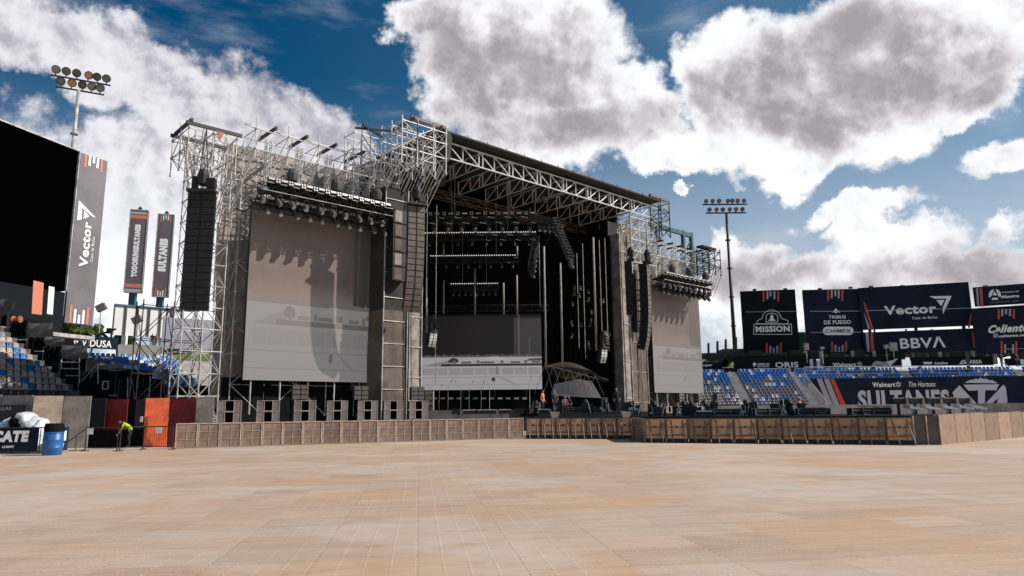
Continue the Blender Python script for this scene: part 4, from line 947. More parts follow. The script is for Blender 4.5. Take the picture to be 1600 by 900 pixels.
# ---- LED screens
def led(u0, u1, z0, z1, label, v=0.):
    t = thing('led_screen', label, 'screen', S((u0 + u1) / 2, v + .2, z0))
    mb = MB(); sbox(mb, u0, u1, v + .02, v + .28, z0, z1); mb.obj('cabinet_frame', M['blackcase'], t)
    me = bpy.data.meshes.new('display'); base = parent_world(t); P = [S(u0, v, z0), S(u1, v, z0), S(u1, v, z1), S(u0, v, z1)]
    me.from_pydata([tuple(p - base) for p in P], [], [(0, 1, 2, 3)]); uv = me.uv_layers.new(); 
    for l, q in zip(uv.data, ((0, 0), (u1 - u0, 0), (u1 - u0, z1 - z0), (0, z1 - z0))): l.uv = q
    me.materials.append(M['screen']); o = bpy.data.objects.new('display', me); COL.objects.link(o); o.parent = t
    picture(lambda a, b, off: S(u0 + (u1 - u0) * a, v - off, z1 - (z1 - z0) * b), u1 - u0, z1 - z0, o, .21, 'side')
    mb = MB(); mb.tube(S(u0 - .05, v - .02, z1 + .05), S(u1 + .05, v - .02, z1 + .05), .07, 4); mb.obj('header_bar', M['steel'], t)
    for k in range(5): u = u0 + (u1 - u0) * (k + .3) / 5; MB().tube(S(u, v + .15, 1.6), S(u, v + .15, z0), .06, 6).obj('leg', M['steel'], t)
    return t
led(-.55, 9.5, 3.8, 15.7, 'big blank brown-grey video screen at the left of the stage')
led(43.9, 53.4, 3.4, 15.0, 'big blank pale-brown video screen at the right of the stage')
# dark drape under the left screen
mb = cloth(-1.6, 9.8, .9, 1.0, 4.0, 40, 4, .06, 8); tag(mb.obj('drape', M['black']), 'black drape hanging below the left screen behind the subwoofers', 'drape')
mb = cloth(43.0, 54.0, 1.2, 1.0, 3.6, 40, 4, .06, 9); tag(mb.obj('drape', M['tarp_dark']), 'dark drape hanging below the right screen', 'drape')
# ---- covered PA towers either side of the stage opening
def wall(name, label, u0, u1, v0, v1, z0, z1, m, cat='drape', nz=24, amp=.05, seed=1):
    t = thing(name, label, cat, S((u0 + u1) / 2, (v0 + v1) / 2, z0))
    cloth(u0, u1, v0, z0, z1, max(2, int((u1 - u0) * 4)), nz, amp, seed).obj('front_cloth', m, t)
    cloth(v0, v1, u0, z0, z1, max(2, int((v1 - v0) * 3)), nz, amp, seed + 1, along='v').obj('side_cloth', m, t)
    cloth(v0, v1, u1, z0, z1, max(2, int((v1 - v0) * 3)), nz, amp, seed + 2, along='v').obj('side_cloth', m, t)
    mb = MB()
    for u in (u0, u1): mb.tube(S(u, v0 - .06, z0 if z0 > 1 else 0), S(u, v0 - .06, z1), .05, 6)
    for k in range(5): z = z0 + (z1 - z0) * (k + .5) / 5; mb.tube(S(u0, v0 - .05, z), S(u1, v0 - .05, z), .03, 4)
    mb.obj('edge_tube', M['steel'], t); return t
wall('tower_cover', 'grey-brown cloth round the foot of the scaffold tower right of the left screen', 8.6, 10.7, -2.0, 2.6, .8, 9.0, M['tarp_brown'], seed=11, nz=12)
wall('tower_cover', 'dark cloth wrapped high round the scaffold tower right of the left screen', 8.65, 10.65, -1.95, 2.55, 9.0, 18.3, M['tarp_dark'], seed=12, nz=12)
wall('tower_cover', 'pale dusty cloth strip on the tower beside the stage opening', 10.9, 12.0, -2.0, 2.2, .8, 12.0, M['tarp_white'], seed=14)
cloth_o = cloth(9.6, 14.2, 2.8, 12.0, 21.5, 12, 12, .1, 17).obj('drape', M['tarp_dark']); tag(cloth_o, 'dark wind cloth high behind the second scaffold tower', 'drape')
c = MB(); vs = [S(5.6, 2.2, 15.4), S(10.5, 2.2, 15.4), S(10.5, 2.2, 21.2), S(9.2, 2.2, 20.6)]; c.add(vs, [(0, 1, 2, 3)]); c.add([p + VV * .05 for p in vs], [(0, 1, 2, 3)])
tag(c.obj('drape', M['tarp_dark']), 'dark triangular wind cloth between the left scaffold and the second tower', 'drape')
# second tower: dense bright cantilever frame
t = thing('scaffold_cantilever', 'dense bright scaffold frame overhanging the second speaker column beside the roof', 'scaffold', S(10.5, -2.0, 19))
scaf(t, [8.9, 10.3, 11.8, 13.0], [-3.6, -2.2, -.8], [19.8, 21.0, 22.2, 23.1], M['whitetruss'], .04, seed=5)
mb = MB()
for u in (8.9, 10.3, 11.8, 13.0):
    for k in range(6): mb.tube(S(u + .1 * k, -3.6 + k * .5, 20.2 + .35 * k), S(u - .3 + .1 * k, .4, 15.2 + .8 * k), .033, 4)
    mb.tube(S(u, -3.6, 19.8), S(u, .4, 18.2), .035, 4)
mb.obj('knee_brace', M['whitetruss'], t)
mb = MB(); 
for u in (10.0, 12.6): mb.box(S(u, -2.2, 23.5), (.2, 3.2, .24), SAX)
mb.box(S(11.4, -3.4, 23.6), (3.2, .22, .24), SAX); mb.obj('main_beam', M['rust'], t)
couplers(t, [S(u, v, z) for u in (8.9, 10.3, 11.8, 13.0) for v in (-3.6, -.8) for z in (19.8, 21.0, 22.2)], 'orange', .11)
t = thing('scaffold_tower', 'slender bright scaffold ladder tower just left of the stage roof', 'scaffold tower', S(9.2, .2, 10))
scaf(t, [6.9, 8.3, 9.6], [-.2, 1.2], fr(17.5, 22.6, 4), M['whitetruss'], .038, seed=6)
mb = MB()
for u in (6.9, 8.3, 9.6):
    for k in range(5): mb.tube(S(u + .12 * k, -.9, 19.0 + .4 * k), S(u - .4 + .12 * k, 1.6, 15.2 + .6 * k), .03, 4)
mb.obj('raking_strut', M['whitetruss'], t)
for z, (ua, va, ub_, vb) in ((22.3, (6.3, -2.4, 8.8, -1.0)), (22.2, (6.0, -1.8, 8.6, -2.6))):
    mb = MB().tube(S(ua, va, z), S(ub_, vb, z + .2), .10, 4); mb.obj('main_beam', M['darksteel'], t)
MB().tube(S(6.3, -2.3, 19.0), S(6.3, -2.3, 22.6), .035, 5).tube(S(6.3, -2.3, 21.6), S(9.0, -.2, 21.0), .03, 4).obj('outer_post', M['darksteel'], t)
# ---- roof
RT = thing('stage_roof', 'wide dark stage roof on white lattice girders', 'stage roof', S(29, 4, 22))
def girder(a, b, h, n, r, name, m, flip=None, par=RT):
    mb = MB(); a = Vector(a); b = Vector(b); mb.tube(a, b, r, 6); mb.tube(a + ZZ * h, b + ZZ * h, r, 6)
    for k in range(n + 1):
        p = a.lerp(b, k / n); mb.tube(p, p + ZZ * h, r * (1. if k % 2 == 0 else .75), 5)
        if k < n:
            q = a.lerp(b, (k + 1) / n); up = (k < n / 2) if flip is None else flip
            if up: mb.tube(p + ZZ * h, q, r * .75, 5)
            else: mb.tube(p, q + ZZ * h, r * .75, 5)
    for k in range(2, n, 2): p = a.lerp(b, k / n) + (b - a).normalized() * .45; mb.tube(p, p + ZZ * h, r * .9, 5)
    return mb.obj(name, m, par)
girder(S(15, -1, 22.35), S(43.4, -1, 22.35), 1.35, 16, .075, 'front_girder', M['whitetruss'])
ng = 9
for k in range(ng):
    u = 15.2 + (43.2 - 15.2) * k / (ng - 1); girder(S(u, -.85, 22.3 if k < ng - 1 else 22.3), S(u, 6.4, 22.3), 1.3, 4, .06, 'cross_girder', M['whitetruss'] if 1 else 0, flip=True)
MB().truss(S(12.5, 6.6, 21.6), S(44, 6.6, 21.6), .7, .7, 26, .05).obj('rear_truss', M['rust'], RT)
mb = MB(); sbox(mb, 13.6, 43.9, -1.7, 17, 24.05, 24.35); mb.obj('roof_sheet', M['tarp_dark'], RT)
mb = MB(); 
for k in range(14): u = 14.5 + k * 2.2; mb.tube(S(u, -1.75, 23.9), S(u, -1.75, 24.5), .04, 4)
mb.tube(S(13.6, -1.75, 24.2), S(43.9, -1.75, 24.2), .12, 6); mb.obj('front_edge', M['tarp_dark'], RT)
mb = cloth(-2.6, 17, 13.7, 19.3, 24.2, 40, 8, .12, 21, along='v'); mb.obj('side_curtain', M['tarp_dark'], RT)
vs = [S(13.7, -2.6, 24.1), S(15.2, -1.6, 24.1), S(14.9, -1.7, 22.0), S(13.7, -2.6, 21.0)]; MB().add(vs, [(0, 1, 2, 3)]).add([p + VV * .05 for p in vs], [(0, 1, 2, 3)]).obj('front_cheek', M['tarp_dark'], RT)
mb = cloth(6.5, 17, 44.0, 20.2, 24.2, 20, 6, .05, 23, along='v'); mb.obj('side_curtain', M['black'], RT)
mb = MB(); rnd = random.Random(5)
for k in range(16):
    u = 16 + (k + rnd.random()) * 26 / 16; v = rnd.uniform(.5, 6); mb = MB(); mb.lathe(S(u, v, 22.0), S(u, v, 22.6), [(0, .05), (.2, .12), (.8, .12), (1, .04)], 8); tag(mb.obj('chain_hoist', M['orange' if k % 2 else 'hoist']), 'small %s chain hoist, %s counted along the roof girders' % ('orange' if k % 2 else 'dark', ORD[k // 2]), 'chain hoist', '%s chain hoists under the stage roof' % ('orange' if k % 2 else 'dark'))
t = thing('roof_column', 'lattice column holding up the rear right of the stage roof', 'column', S(43.2, 9, 0)); MB().truss(S(43.2, 9, 0), S(43.2, 9, 22), .7, .7, 24, .04, up=UU).obj('lattice', M['blacktruss'], t)
# ---- inner black box
def drape(label, pts, m='black'):
    mb = MB(); mb.add(pts, [tuple(range(len(pts)))]); return tag(mb.obj('drape', M[m]), label, 'drape')
a0, a1, a2 = S(13.9, 3, 0), S(13.9, 30, 0), S(38.2, 30, 0)
def vwall(p, q, z0, z1, label, m='black', n=40, amp=.12, seed=0):
    rnd = random.Random(seed); mb = MB(); d = (q - p); nn = Vector((d.y, -d.x, 0)).normalized(); vs = []
    for j in range(2):
        for i in range(n + 1): vs.append(p + d * i / n + nn * amp * sin(i * 1.9 + seed) * (1 if j == 0 else .4) + ZZ * (z1 if j else z0))
    mb.add(vs, [(i, i + 1, n + 2 + i, n + 1 + i) for i in range(n)]); return tag(mb.obj('drape', M[m]), label, 'drape')
vwall(S(13.8, 2.6, 0), S(13.8, 30, 0), 0, 24.2, 'black drape closing the left side of the stage', seed=1)
pR = Vector((4.2, 78.5, 0)); pL = Vector((-14, 78.5, 0))
vwall(pL, pR + Vector((8, 0, 0)), 0, 26, 'black drape behind the centre video wall', seed=2, n=60)
vwall(S(38.0, .6, 0), S(38.0, 11.5, 0), 1.6, 19.8, 'black pleated drape down the right side of the stage', seed=3, n=50, amp=.14)
mb = MB(); sbox(mb, 13.9, 43.9, 6.5, 16.9, 23.95, 24.02); tag(mb.obj('ceiling_cloth', M['black']), 'black cloth under the rear of the stage roof', 'drape')
vwall(S(13.9, 17, 0), S(43.9, 17, 0), 19.9, 24.2, 'black valance high at the rear of the stage roof', seed=4)
# ---- right column cloths
wall('tower_cover', 'beige cloth strip at the right edge of the stage opening', 38.3, 39.7, -.3, 2.5, .8, 19.9, M['tarp_white'], seed=31)
wall('tower_cover', 'grey-brown cloth wrapped round the tower behind the right speaker column', 39.9, 43.2, .3, 3.0, .8, 16.5, M['tarp_brown'], seed=34)
c = cloth(39.6, 44.2, 2.2, 15.8, 22.0, 14, 8, .1, 37).obj('drape', M['tarp']); tag(c, 'beige mesh tarp crossed by shadows above the right speaker column', 'drape')
t = thing('scaffold_tower', 'bright scaffold above the right speaker column under the roof end', 'scaffold tower', S(41.5, 0, 10))
scaf(t, [39.8, 41.2, 42.6, 44.0], [-.8, .8], fr(15.8, 21.9, 5), M['whitetruss'], .04, seed=7)
mb = MB()
for u in (39.8, 41.2, 42.6, 44.0):
    for k in range(6): mb.tube(S(u + .15 * k, -.9, 21.8 - .5 * k), S(u + .5 + .15 * k, 2.0, 18.2 - .6 * k), .03, 4)
mb.obj('raking_strut', M['whitetruss'], t)
# small scaffold at the right end of the roof
t = thing('scaffold_tower', 'small dark scaffold tower end at the right tip of the stage roof', 'scaffold tower', S(44.6, -1, 21))
scaf(t, [44.0, 45.6], [-1.8, -.4], fr(20.4, 24.2, 4), M['darksteel'], .05, seed=8)
MB().box(S(44.2, -1.4, 24.7), (3.2, .25, .28), SAX).obj('main_beam', M['rust'], t)
# right end cantilever
t = thing('scaffold_cantilever', 'dark scaffold frame overhanging past the right screen', 'scaffold', S(55, -1, 17))
scaf(t, [52.0, 53.2, 54.4], [-2.6, -1.0, .6], fr(17.0, 19.8, 3), M['darksteel'], .045, seed=9)
mb = MB()
for v in (-2.6, -1, .6):
    for k in range(4): mb.tube(S(54.4 - .4 * k, v, 17.0 + .5 * k), S(52.6 - .1 * k, v + .2, 14.2 + .6 * k), .035, 4)
mb.obj('knee_brace', M['darksteel'], t)
for k in range(4): MB().box(S(52.0 + k * .8, -1.6, 20.3), (.5, .9, .25), SAX).obj('clamp_block', M['blackcase'], t)
# blue steel frame behind
t = thing('steel_frame', 'dark blue steel frame of columns and beams above the right scaffold', 'steel frame', S(62, 8, 0))
for u in (57, 63.2, 65.2): MB().box(S(u, 8, 13), (.45, .45, 26), SAX).obj('column', M['bluesteel'], t)
MB().box(S(60.5, 8, 25.6), (10, .4, .55), SAX).obj('beam', M['bluesteel'], t)
MB().tube(S(60.5, 8, 19.5), S(65, 8, 24.8), .16, 4).obj('diagonal', M['bluesteel'], t)
# ---- stage deck, aprons
t = thing('stage_deck', 'black stage deck raised behind the crowd barriers', 'stage', S(26, 4, 0))
mb = MB(); sbox(mb, 12.2, 39.2, -2.6, 20, 0, 1.45); mb.obj('deck', M['black'], t)
t2 = thing('side_deck', 'long low black deck running right in front of the right screen', 'stage deck', (15, 42, 0))
E1, E2 = S(24, -2.8, 0), Vector((20.5, 37.5, 0)); 
mb = MB(); q = [Vector((1.0, 47.5, 0)), Vector((19.8, 35.8, 0)), Vector((24.5, 40.5, 0)), S(38, -2.7, 0), S(24, -2.7, 0)]; q[4] = Vector((3.5, 50.5, 0))
mb.add([p for p in q] + [p + ZZ * 1.25 for p in q], [(4, 3, 2, 1, 0), (5, 6, 7, 8, 9)] + [(i, (i + 1) % 5, 5 + (i + 1) % 5, 5 + i) for i in range(5)]); mb.obj('deck', M['black'], t2)
tag(cloth(12.0, 21.6, -2.9, .7, 1.75, 30, 4, .06, 41).obj('apron_cloth', M['tarp_dark']), 'grey cloth apron along the left front of the stage', 'apron')
for px in (866, 976):
    p = at(px, 655, 46 if px < 900 else 44); mb = MB(); vs = [p + Vector((-.15, -.6, .0)), p + Vector((.15, -.6, .0)), p + Vector((.35, -.5, .45)), p + Vector((-.30, -.5, .5))]; mb.add(vs + [v + Vector((0, .05, 0)) for v in vs], [(0, 1, 2, 3), (7, 6, 5, 4), (0, 1, 5, 4), (1, 2, 6, 5), (2, 3, 7, 6), (3, 0, 4, 7)])
    tag(mb.obj('cloth_corner', M['tarp_white']), 'pale folded cloth corner hanging over the %s deck edge' % ('centre of the' if px < 900 else 'right part of the'), 'cloth')
# ---- centre video wall
t = thing('video_wall', 'wide dark glossy video wall at the back of the stage', 'video wall', (-3.5, 74, 3.9))
xl, xr = at(650, 600, 74).x, at(847, 600, 74).x; zb, zt = at(750, 609, 74).z, at(750, 493, 74).z
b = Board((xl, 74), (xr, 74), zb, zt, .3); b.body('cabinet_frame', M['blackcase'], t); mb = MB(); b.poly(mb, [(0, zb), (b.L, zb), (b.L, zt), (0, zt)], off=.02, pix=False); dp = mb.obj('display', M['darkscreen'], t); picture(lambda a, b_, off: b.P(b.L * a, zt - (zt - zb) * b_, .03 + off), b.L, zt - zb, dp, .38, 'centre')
mb = MB(); mb.tube((xl, 73.9, zt + .1), (xr, 73.9, zt + .1), .05, 4); mb.obj('header_bar', M['blacktruss'], t)
for k in range(4): x = xl + (xr - xl) * (k + .5) / 4; MB().box((x, 74.2, (zb + 1.4) / 2), (.2, .2, zb - 1.4 + .01)).obj('leg', M['darksteel'], t)
# ---- fixtures
def proto_strobe():
    t = thing('strobe_light', '', 'strobe light', (0, 0, 0)); mb = MB().box((0, .08, 0), (.46, .2, .2)); mb.obj('housing', M['blackcase'], t); MB().box((0, -.03, 0), (.42, .03, .13)).obj('lens_panel', M['strobe'], t); index_children(t); return t
def proto_blinder():
    t = thing('blinder_light', '', 'blinder light', (0, 0, 0)); MB().box((0, .08, 0), (.36, .16, .36)).obj('housing', M['blackcase'], t)
    for x in (-.09, .09):
        for z in (-.09, .09): MB().lathe((x, .0, z), (x, -.06, z), [(0, .05), (1, .06)], 10).obj('lens', M['strobe'], t)
    index_children(t); return t
def proto_head():
    t = thing('moving_head_light', '', 'moving light', (0, 0, 0)); MB().box((0, 0, -.08), (.4, .3, .16)).obj('base', M['blackcase'], t)
    mb = MB().box((-.2, 0, -.35), (.05, .18, .45)).box((.2, 0, -.35), (.05, .18, .45)); mb.obj('yoke', M['blackcase'], t)
    MB().lathe((0, .12, -.3), (0, -.22, -.75), [(0, .1), (.2, .16), (.8, .17), (1, .15)], 10).obj('head', M['hoist'], t)
    MB().lathe((0, -.20, -.73), (0, -.225, -.765), [(0, .13), (1, .13)], 10).obj('lens', M['strobe'], t); index_children(t); return t
PS, PB, PH = proto_strobe(), proto_blinder(), proto_head(); used = {'s': 0, 'b': 0, 'h': 0}
def fix(kind, loc, rz, label, group, tilt=0):
    pr = {'s': PS, 'b': PB, 'h': PH}[kind]; o = place(pr, used[kind] == 0, loc, rz, label, group, rx=tilt); used[kind] += 1; return o
# front light trusses over the side screens
def light_truss(u0, u1, v, z, side, nfix):
    t = thing('lighting_truss', 'black lighting truss loaded with lamps above the big %s screen' % side, 'lighting truss', S((u0 + u1) / 2, v, z))
    MB().truss(S(u0, v, z), S(u1, v, z), .8, .55, 20, .035).obj('front_truss', M['blacktruss'], t)
    MB().tube(S(u0, v - .42, z + .55), S(u1, v - .42, z + .55), .03, 5).tube(S(u0, v - .42, z), S(u1, v - .42, z), .03, 5).obj('edge_rail', M['steel'], t)
    MB().truss(S(u0 - .2, v + .9, z - .9), S(u1 + .2, v + .9, z - .9), .6, .5, 20, .035).obj('rear_truss', M['blacktruss'], t)
    mb = MB()
    for k in range(9): u = u0 + (u1 - u0) * k / 8; mb.tube(S(u, v, z), S(u, v + .9, z - .9), .035, 4)
    mb.obj('spreader', M['blacktruss'], t)
    for q_, (dv, dz, r_) in enumerate(((.35, .12, .10), (.6, -.35, .12), (.9, -.62, .11))): MB().tube(S(u0, v + dv, z + dz), S(u1, v + dv, z + dz - .04), r_, 6).obj('shadow_loom', M['blackcase'], t)  # looms added so the truss throws solid shadow lines on the screen
    mb = MB(); cq = [S(u0 + .2, v - .3, z + .58), S(u1 + .3, v - .3, z + .58), S(u1 + .9, .1, z + .58), S(u0 + 1.9, .1, z + .58)]; mb.hexa(cq + [p + ZZ * .04 for p in cq]); mb.obj('rain_cover', M['black'], t)
    n = nfix
    for k in range(n):
        u = u0 + .5 + (u1 - u0 - 1) * k / (n - 1)
        if k % 2 == 0: fix('s', S(u, v - .5, z + .78), SROT, 'white strobe, %s from the left, on the truss above the %s screen' % (ORD[k // 2], side), 'strobes above the %s screen' % side, -.2)
        else: fix('b', S(u, v - .5, z + .72), SROT, 'four-lamp blinder, %s from the left, on the truss above the %s screen' % (ORD[k // 2], side), 'blinders above the %s screen' % side, -.2)
    for k in range(20): fix('h', S(u0 + .2 + (u1 - u0 - .4) * k / 19, v - .1 + .5 * (k % 2), z - .05 - .5 * (k % 2)), SROT + (k % 3 - 1) * .5, 'moving light, %s from the left, under the truss above the %s screen' % (ORD[k], side), 'moving lights under the %s screen truss' % side)
    for k in range(3):
        u = u0 + (u1 - u0) * (.22 + .33 * k); mb = MB(); mb.lathe(S(u, v, z + 1.0), S(u, v, z + 2.0), [(0, .1), (.1, .34), (.6, .4), (.9, .25), (1, .08)], 10); tag(mb.obj('hoist_bag', M['hoist']), '%s dark chain hoist bag above the %s screen truss' % (['left', 'middle', 'right'][k], side), 'chain hoist', 'hoist bags above the %s screen' % side)
light_truss(-1.1, 8.7, -2.5, 15.75, 'left', 21)
light_truss(42.4, 52.3, -2.5, 15.1, 'right', 21)
# inner horizontal light trusses
def inner(xa, xb, py, Y, kind, label):
    a, b_ = at(xa, py, Y), at(xb, py, Y); b_.z = a.z; t = thing('lighting_truss', label, 'lighting truss', (a + b_) / 2)
    MB().truss(a, b_, .6, .5, max(6, int((b_ - a).length / .7)), .035).obj('truss', M['blacktruss'], t); n = int((b_ - a).length)
    if kind == 'bar':
        mb = MB().box((a + b_) / 2 + Vector((0, -.4, .62)), ((b_ - a).length, .12, .12)); mb.obj('led_bar', M['blackcase'], t); mb = MB(); N_ = int((b_ - a).length / .22)
        for k in range(N_): mb.box(a.lerp(b_, (k + .5) / N_) + Vector((0, -.48, .62)), (.11, .04, .09))
        mb.obj('led_pixel', M['led'], t)
        for k in range(8): fix('h', a.lerp(b_, (k + .5) / 8) + Vector((0, -.1, -.1)), 0, 'small moving light, %s from the left, under the %s' % (ORD[k], label.replace('inner truss with a bright ', '').replace('inner truss with a long bright ', '').replace('shortest lowest inner truss with a bright ', 'shortest lowest ')), 'moving lights inside the stage').scale = (.6, .6, .6)
    else:
        for k in range(16):
            p = a.lerp(b_, (k + .5) / 16) + Vector((0, -.4, .75)); fix('b' if k % 2 == 0 else 's', p, 0, ('four-lamp blinder' if k % 2 == 0 else 'white strobe') + ', ' + ORD[k // 2] + ' from the left, on the front inner truss below the roof girders', ('blinders' if k % 2 == 0 else 'strobes') + ' on the front inner truss')
        for k in range(8): fix('h', a.lerp(b_, (k + .5) / 8) + Vector((0, 0, -.1)), 0, 'moving light, %s from the left, hanging from the front inner truss' % ORD[k], 'moving lights on the front inner truss')
    for k in range(2): p = a.lerp(b_, .25 + .5 * k); tag(MB().tube(p + ZZ * .5, Vector((p.x, p.y, 23.6)), .02, 4).obj('chain', M['steel']), '%s thin hoist chain above the %s' % (['left', 'right'][k], ' '.join(label.split()[:8])), 'chain', 'hoist chains inside the stage')
inner(668, 838, 349, 60, 'mix', 'front inner truss with white strobes and blinders under the roof')
inner(660, 838, 376, 64, 'bar', 'inner truss with a long bright pixel bar, second from the top')
inner(672, 810, 411, 68, 'bar', 'inner truss with a bright pixel bar, third from the top')
inner(704, 779, 454, 71, 'bar', 'shortest lowest inner truss with a bright pixel bar')
a, b_ = at(665, 487, 71), at(858, 487, 71); b_.z = a.z; tag(MB().truss(a, b_, .6, .6, 22, .03).obj('header_truss', M['blacktruss']), 'black truss just above the centre video wall', 'truss')
# sloping corner trusses with lights
def arm(a, b_, label):
    tag(MB().truss(a, b_, .55, .55, 12, .04).obj('lighting_truss', M['blacktruss']), label, 'lighting truss')
    for k in range(6): fix('h', a.lerp(b_, (k + .5) / 6), k * .4, 'moving light, %s along the %s' % (ORD[k], label.split(' cluster')[0].replace('joining the front inner truss to the steep one', 'under the roof').replace(' at the right end of the second inner truss', ' by the second bar')), 'moving lights on the corner trusses')
arm(at(868, 350, 58), at(893, 410, 56), 'steep black truss cluster hanging right of the inner trusses'); arm(at(840, 348, 60), at(880, 352, 58), 'short black truss joining the front inner truss to the steep one'); arm(at(838, 378, 64), at(830, 425, 62), 'steep black truss at the right end of the second inner truss')
# white tubes hanging inside
for px, y0, y1, Y in ((853, 385, 570, 62), (879, 411, 573, 60), (932, 371, 548, 58), (666, 435, 520, 66), (693, 438, 490, 68), (742, 420, 492, 69), (787, 442, 492, 69), (808, 430, 492, 68), (693, 385, 402, 66), (808, 385, 400, 66)):
    p, q = at(px, y1, Y), at(px, y0, Y); q = Vector((p.x, p.y, q.z)); tag(MB().tube(p, q, .09, 8).obj('cable_sleeve', M['polesock'], smooth=True), 'pale vertical cable sleeve hanging %s' % {853: 'right of the video wall', 879: 'before the black right side, second sleeve', 932: 'nearest the right column', 666: 'at the left edge of the opening', 693: 'above the left part of the video wall' if y0 > 400 else 'short, beside the third pixel bar', 742: 'above the middle of the video wall', 787: 'above the right part of the video wall', 808: 'above the right end of the video wall' if y0 > 400 else 'short, at the right end of the third bar'}[px], 'cable sleeve', 'pale cable sleeves inside the stage')
for kk, (px, y0, y1, Y) in enumerate(((666, 290, 480, 57), (680, 320, 600, 58), (844, 380, 480, 60), (905, 395, 545, 59), (915, 380, 560, 60), (941, 375, 530, 58), (950, 372, 530, 57))):
    p, q = at(px, y1, Y), at(px, y0, Y); q = Vector((p.x, p.y, q.z)); tag(MB().tube(p, q, .025, 5).obj('cable', M['steel']), 'thin steel cable hanging inside the stage, %s from the left' % ORD[kk], 'cable', 'thin cables inside the stage')
rnd = random.Random(9)
for k in range(26):
    px = rnd.choice([895, 906, 921, 940, 950]) + rnd.uniform(-3, 3); p = at(px, 440 + rnd.random() * 110, rnd.uniform(58, 62)); o = fix('h', p, rnd.uniform(0, 6), 'dim moving light on the hanging ladder before the right black drape', 'lights before the right black drape'); o.scale = (.5, .5, .5)
# slack brown cover and lattice with a stand-in for the lit opening at stage right
t = thing('slack_cover', 'brown slack cloth cover bulging behind a lattice at stage right', 'cloth cover', at(890, 600, 66))
mb = MB(); vs = []; c0, c1 = at(848, 572, 68), at(948, 590, 64)
for j in range(9):
    for i in range(25):
        a = i / 24; b_ = j / 8; top = c0.lerp(c1, a); z = top.z + .9 * sin(pi * min(1, a * 1.1)) - .1 - b_ * (1.6 * sin(pi * min(1, a * 1.25 + .02)) if a < .78 else .3)
        vs.append(Vector((top.x, top.y - 1.2 * sin(pi * b_), z)))
mb.add(vs, [(j * 25 + i, j * 25 + i + 1, (j + 1) * 25 + i + 1, (j + 1) * 25 + i) for j in range(8) for i in range(24)]); mb.obj('sheet', M['inflat'], t, smooth=True)
t = thing('lattice_rig', 'light tube lattice with a white panel for the lit opening as backing at stage right', 'lattice', at(895, 610, 63)); mb = MB(); bk = [at(862, 618, 67), at(940, 622, 65), at(925, 596, 65), at(903, 592, 65), at(866, 600, 67)]; MB().add(bk + [p + Vector((0, .1, 0)) for p in bk], [(0, 1, 2, 3, 4), (9, 8, 7, 6, 5)]).obj('backing', M['panelwhite'], t)  # white panel stands in for the lit view through the opening
for i in range(7): mb.tube(at(852 + i * 13, 568 + i * 3.2, 62.5), at(846 + i * 13 + 20, 618, 62.5), .035, 4).tube(at(852 + i * 13, 568 + i * 3.2, 62.5), at(830 + i * 13 + 5, 616, 62.5), .03, 4)
mb.tube(at(853, 570, 62.5), at(935, 592, 62.5), .05, 4); mb.obj('tube', M['polesock'], t)
# ---- line arrays
def line_array(name_label, top, n, w, h, d, az, m_front, hang, curve, side_m='speaker', group=None):
    t = thing('speaker_column', name_label, 'speaker column', top); top = Vector(top)
    r = Vector((cos(az), sin(az), 0)); f0 = Vector((sin(az), -cos(az), 0)); p = top.copy(); ang = radians(-1)
    MB().box(top + ZZ * .12, (w, d * .9, .16), (r, f0, ZZ)).obj('bumper_frame', M['blacktruss'], t)
    for k in range(n):
        f = f0 * cos(ang) - ZZ * sin(ang); u = (ZZ * cos(ang) + f0 * sin(ang)); c = p - u * h / 2 - f * d / 2
        bx = MB(); F_, B_ = f * d / 2, f * d / 2; hw = w / 2; hb = w * .36
        bx.hexa([c - r * hb - f * d / 2 - u * h * .42, c + r * hb - f * d / 2 - u * h * .42, c + r * hw + f * d / 2 - u * h * .48, c - r * hw + f * d / 2 - u * h * .48,
                 c - r * hb - f * d / 2 + u * h * .42, c + r * hb - f * d / 2 + u * h * .42, c + r * hw + f * d / 2 + u * h * .48, c - r * hw + f * d / 2 + u * h * .48])
        o = bx.obj('cabinet', M[side_m], t)
        g_ = MB()
        for s in (-1, 1): g_.box(c + r * s * w * .26 + f * (d / 2 + .015), (w * .43, .03, h * .84), (r, f, u))
        g_.obj('grille', M[m_front], o); MB().box(c + f * (d / 2 + .012), (w * .035, .03, h * .9), (r, f, u)).obj('centre_slot', M['blackcase'], o)
        p = p - u * h; ang += radians(curve[k] if k < len(curve) else curve[-1])
    bot = MB(); 
    MB().tube(top + ZZ * .2 + r * w * .2, top + ZZ * (hang), .03, 5).tube(top + ZZ * .2 - r * w * .2, top + ZZ * hang, .03, 5).obj('hang_chain', M['darksteel'], t)
    MB().lathe(top + ZZ * .45, top + ZZ * 1.5, [(0, .12), (.1, .3), (.6, .36), (.9, .22), (1, .08)], 10).box(top + ZZ * .6 + r * w * .3, (.5, .4, .55), (r, f0, ZZ)).box(top + ZZ * .55 - r * w * .28, (.25, .3, .9), (r, f0, ZZ)).obj('hoist_motor', M['blackcase'], t)
    return t
tp = at(316, 302, 39.5); line_array('tall straight black speaker column hanging left of the left screen', tp, 16, 1.60, .43, .75, radians(3), 'speaker', 4.0, [.0] * 10 + [.3] * 6)
tp = at(651, 322, 49); line_array('tall dusty brown speaker column curving back at the foot, left of the stage opening', tp, 18, 1.28, .43, .8, radians(28), 'browngrille', 6.5, [.3] * 6 + [1.2] * 5 + [2.4] * 4 + [4.0])
tp = at(1012, 412, 69); line_array('long brown speaker column curving back at the foot, right of the stage opening', tp, 19, 1.25, .46, .85, radians(66), 'browngrille', 4.5, [.2] * 8 + [.9] * 5 + [2.0])
tp = at(986, 408, 70); line_array('narrow dark speaker column left of the long brown one at stage right', tp, 12, .9, .46, .7, radians(80), 'speaker', 5, [.1])
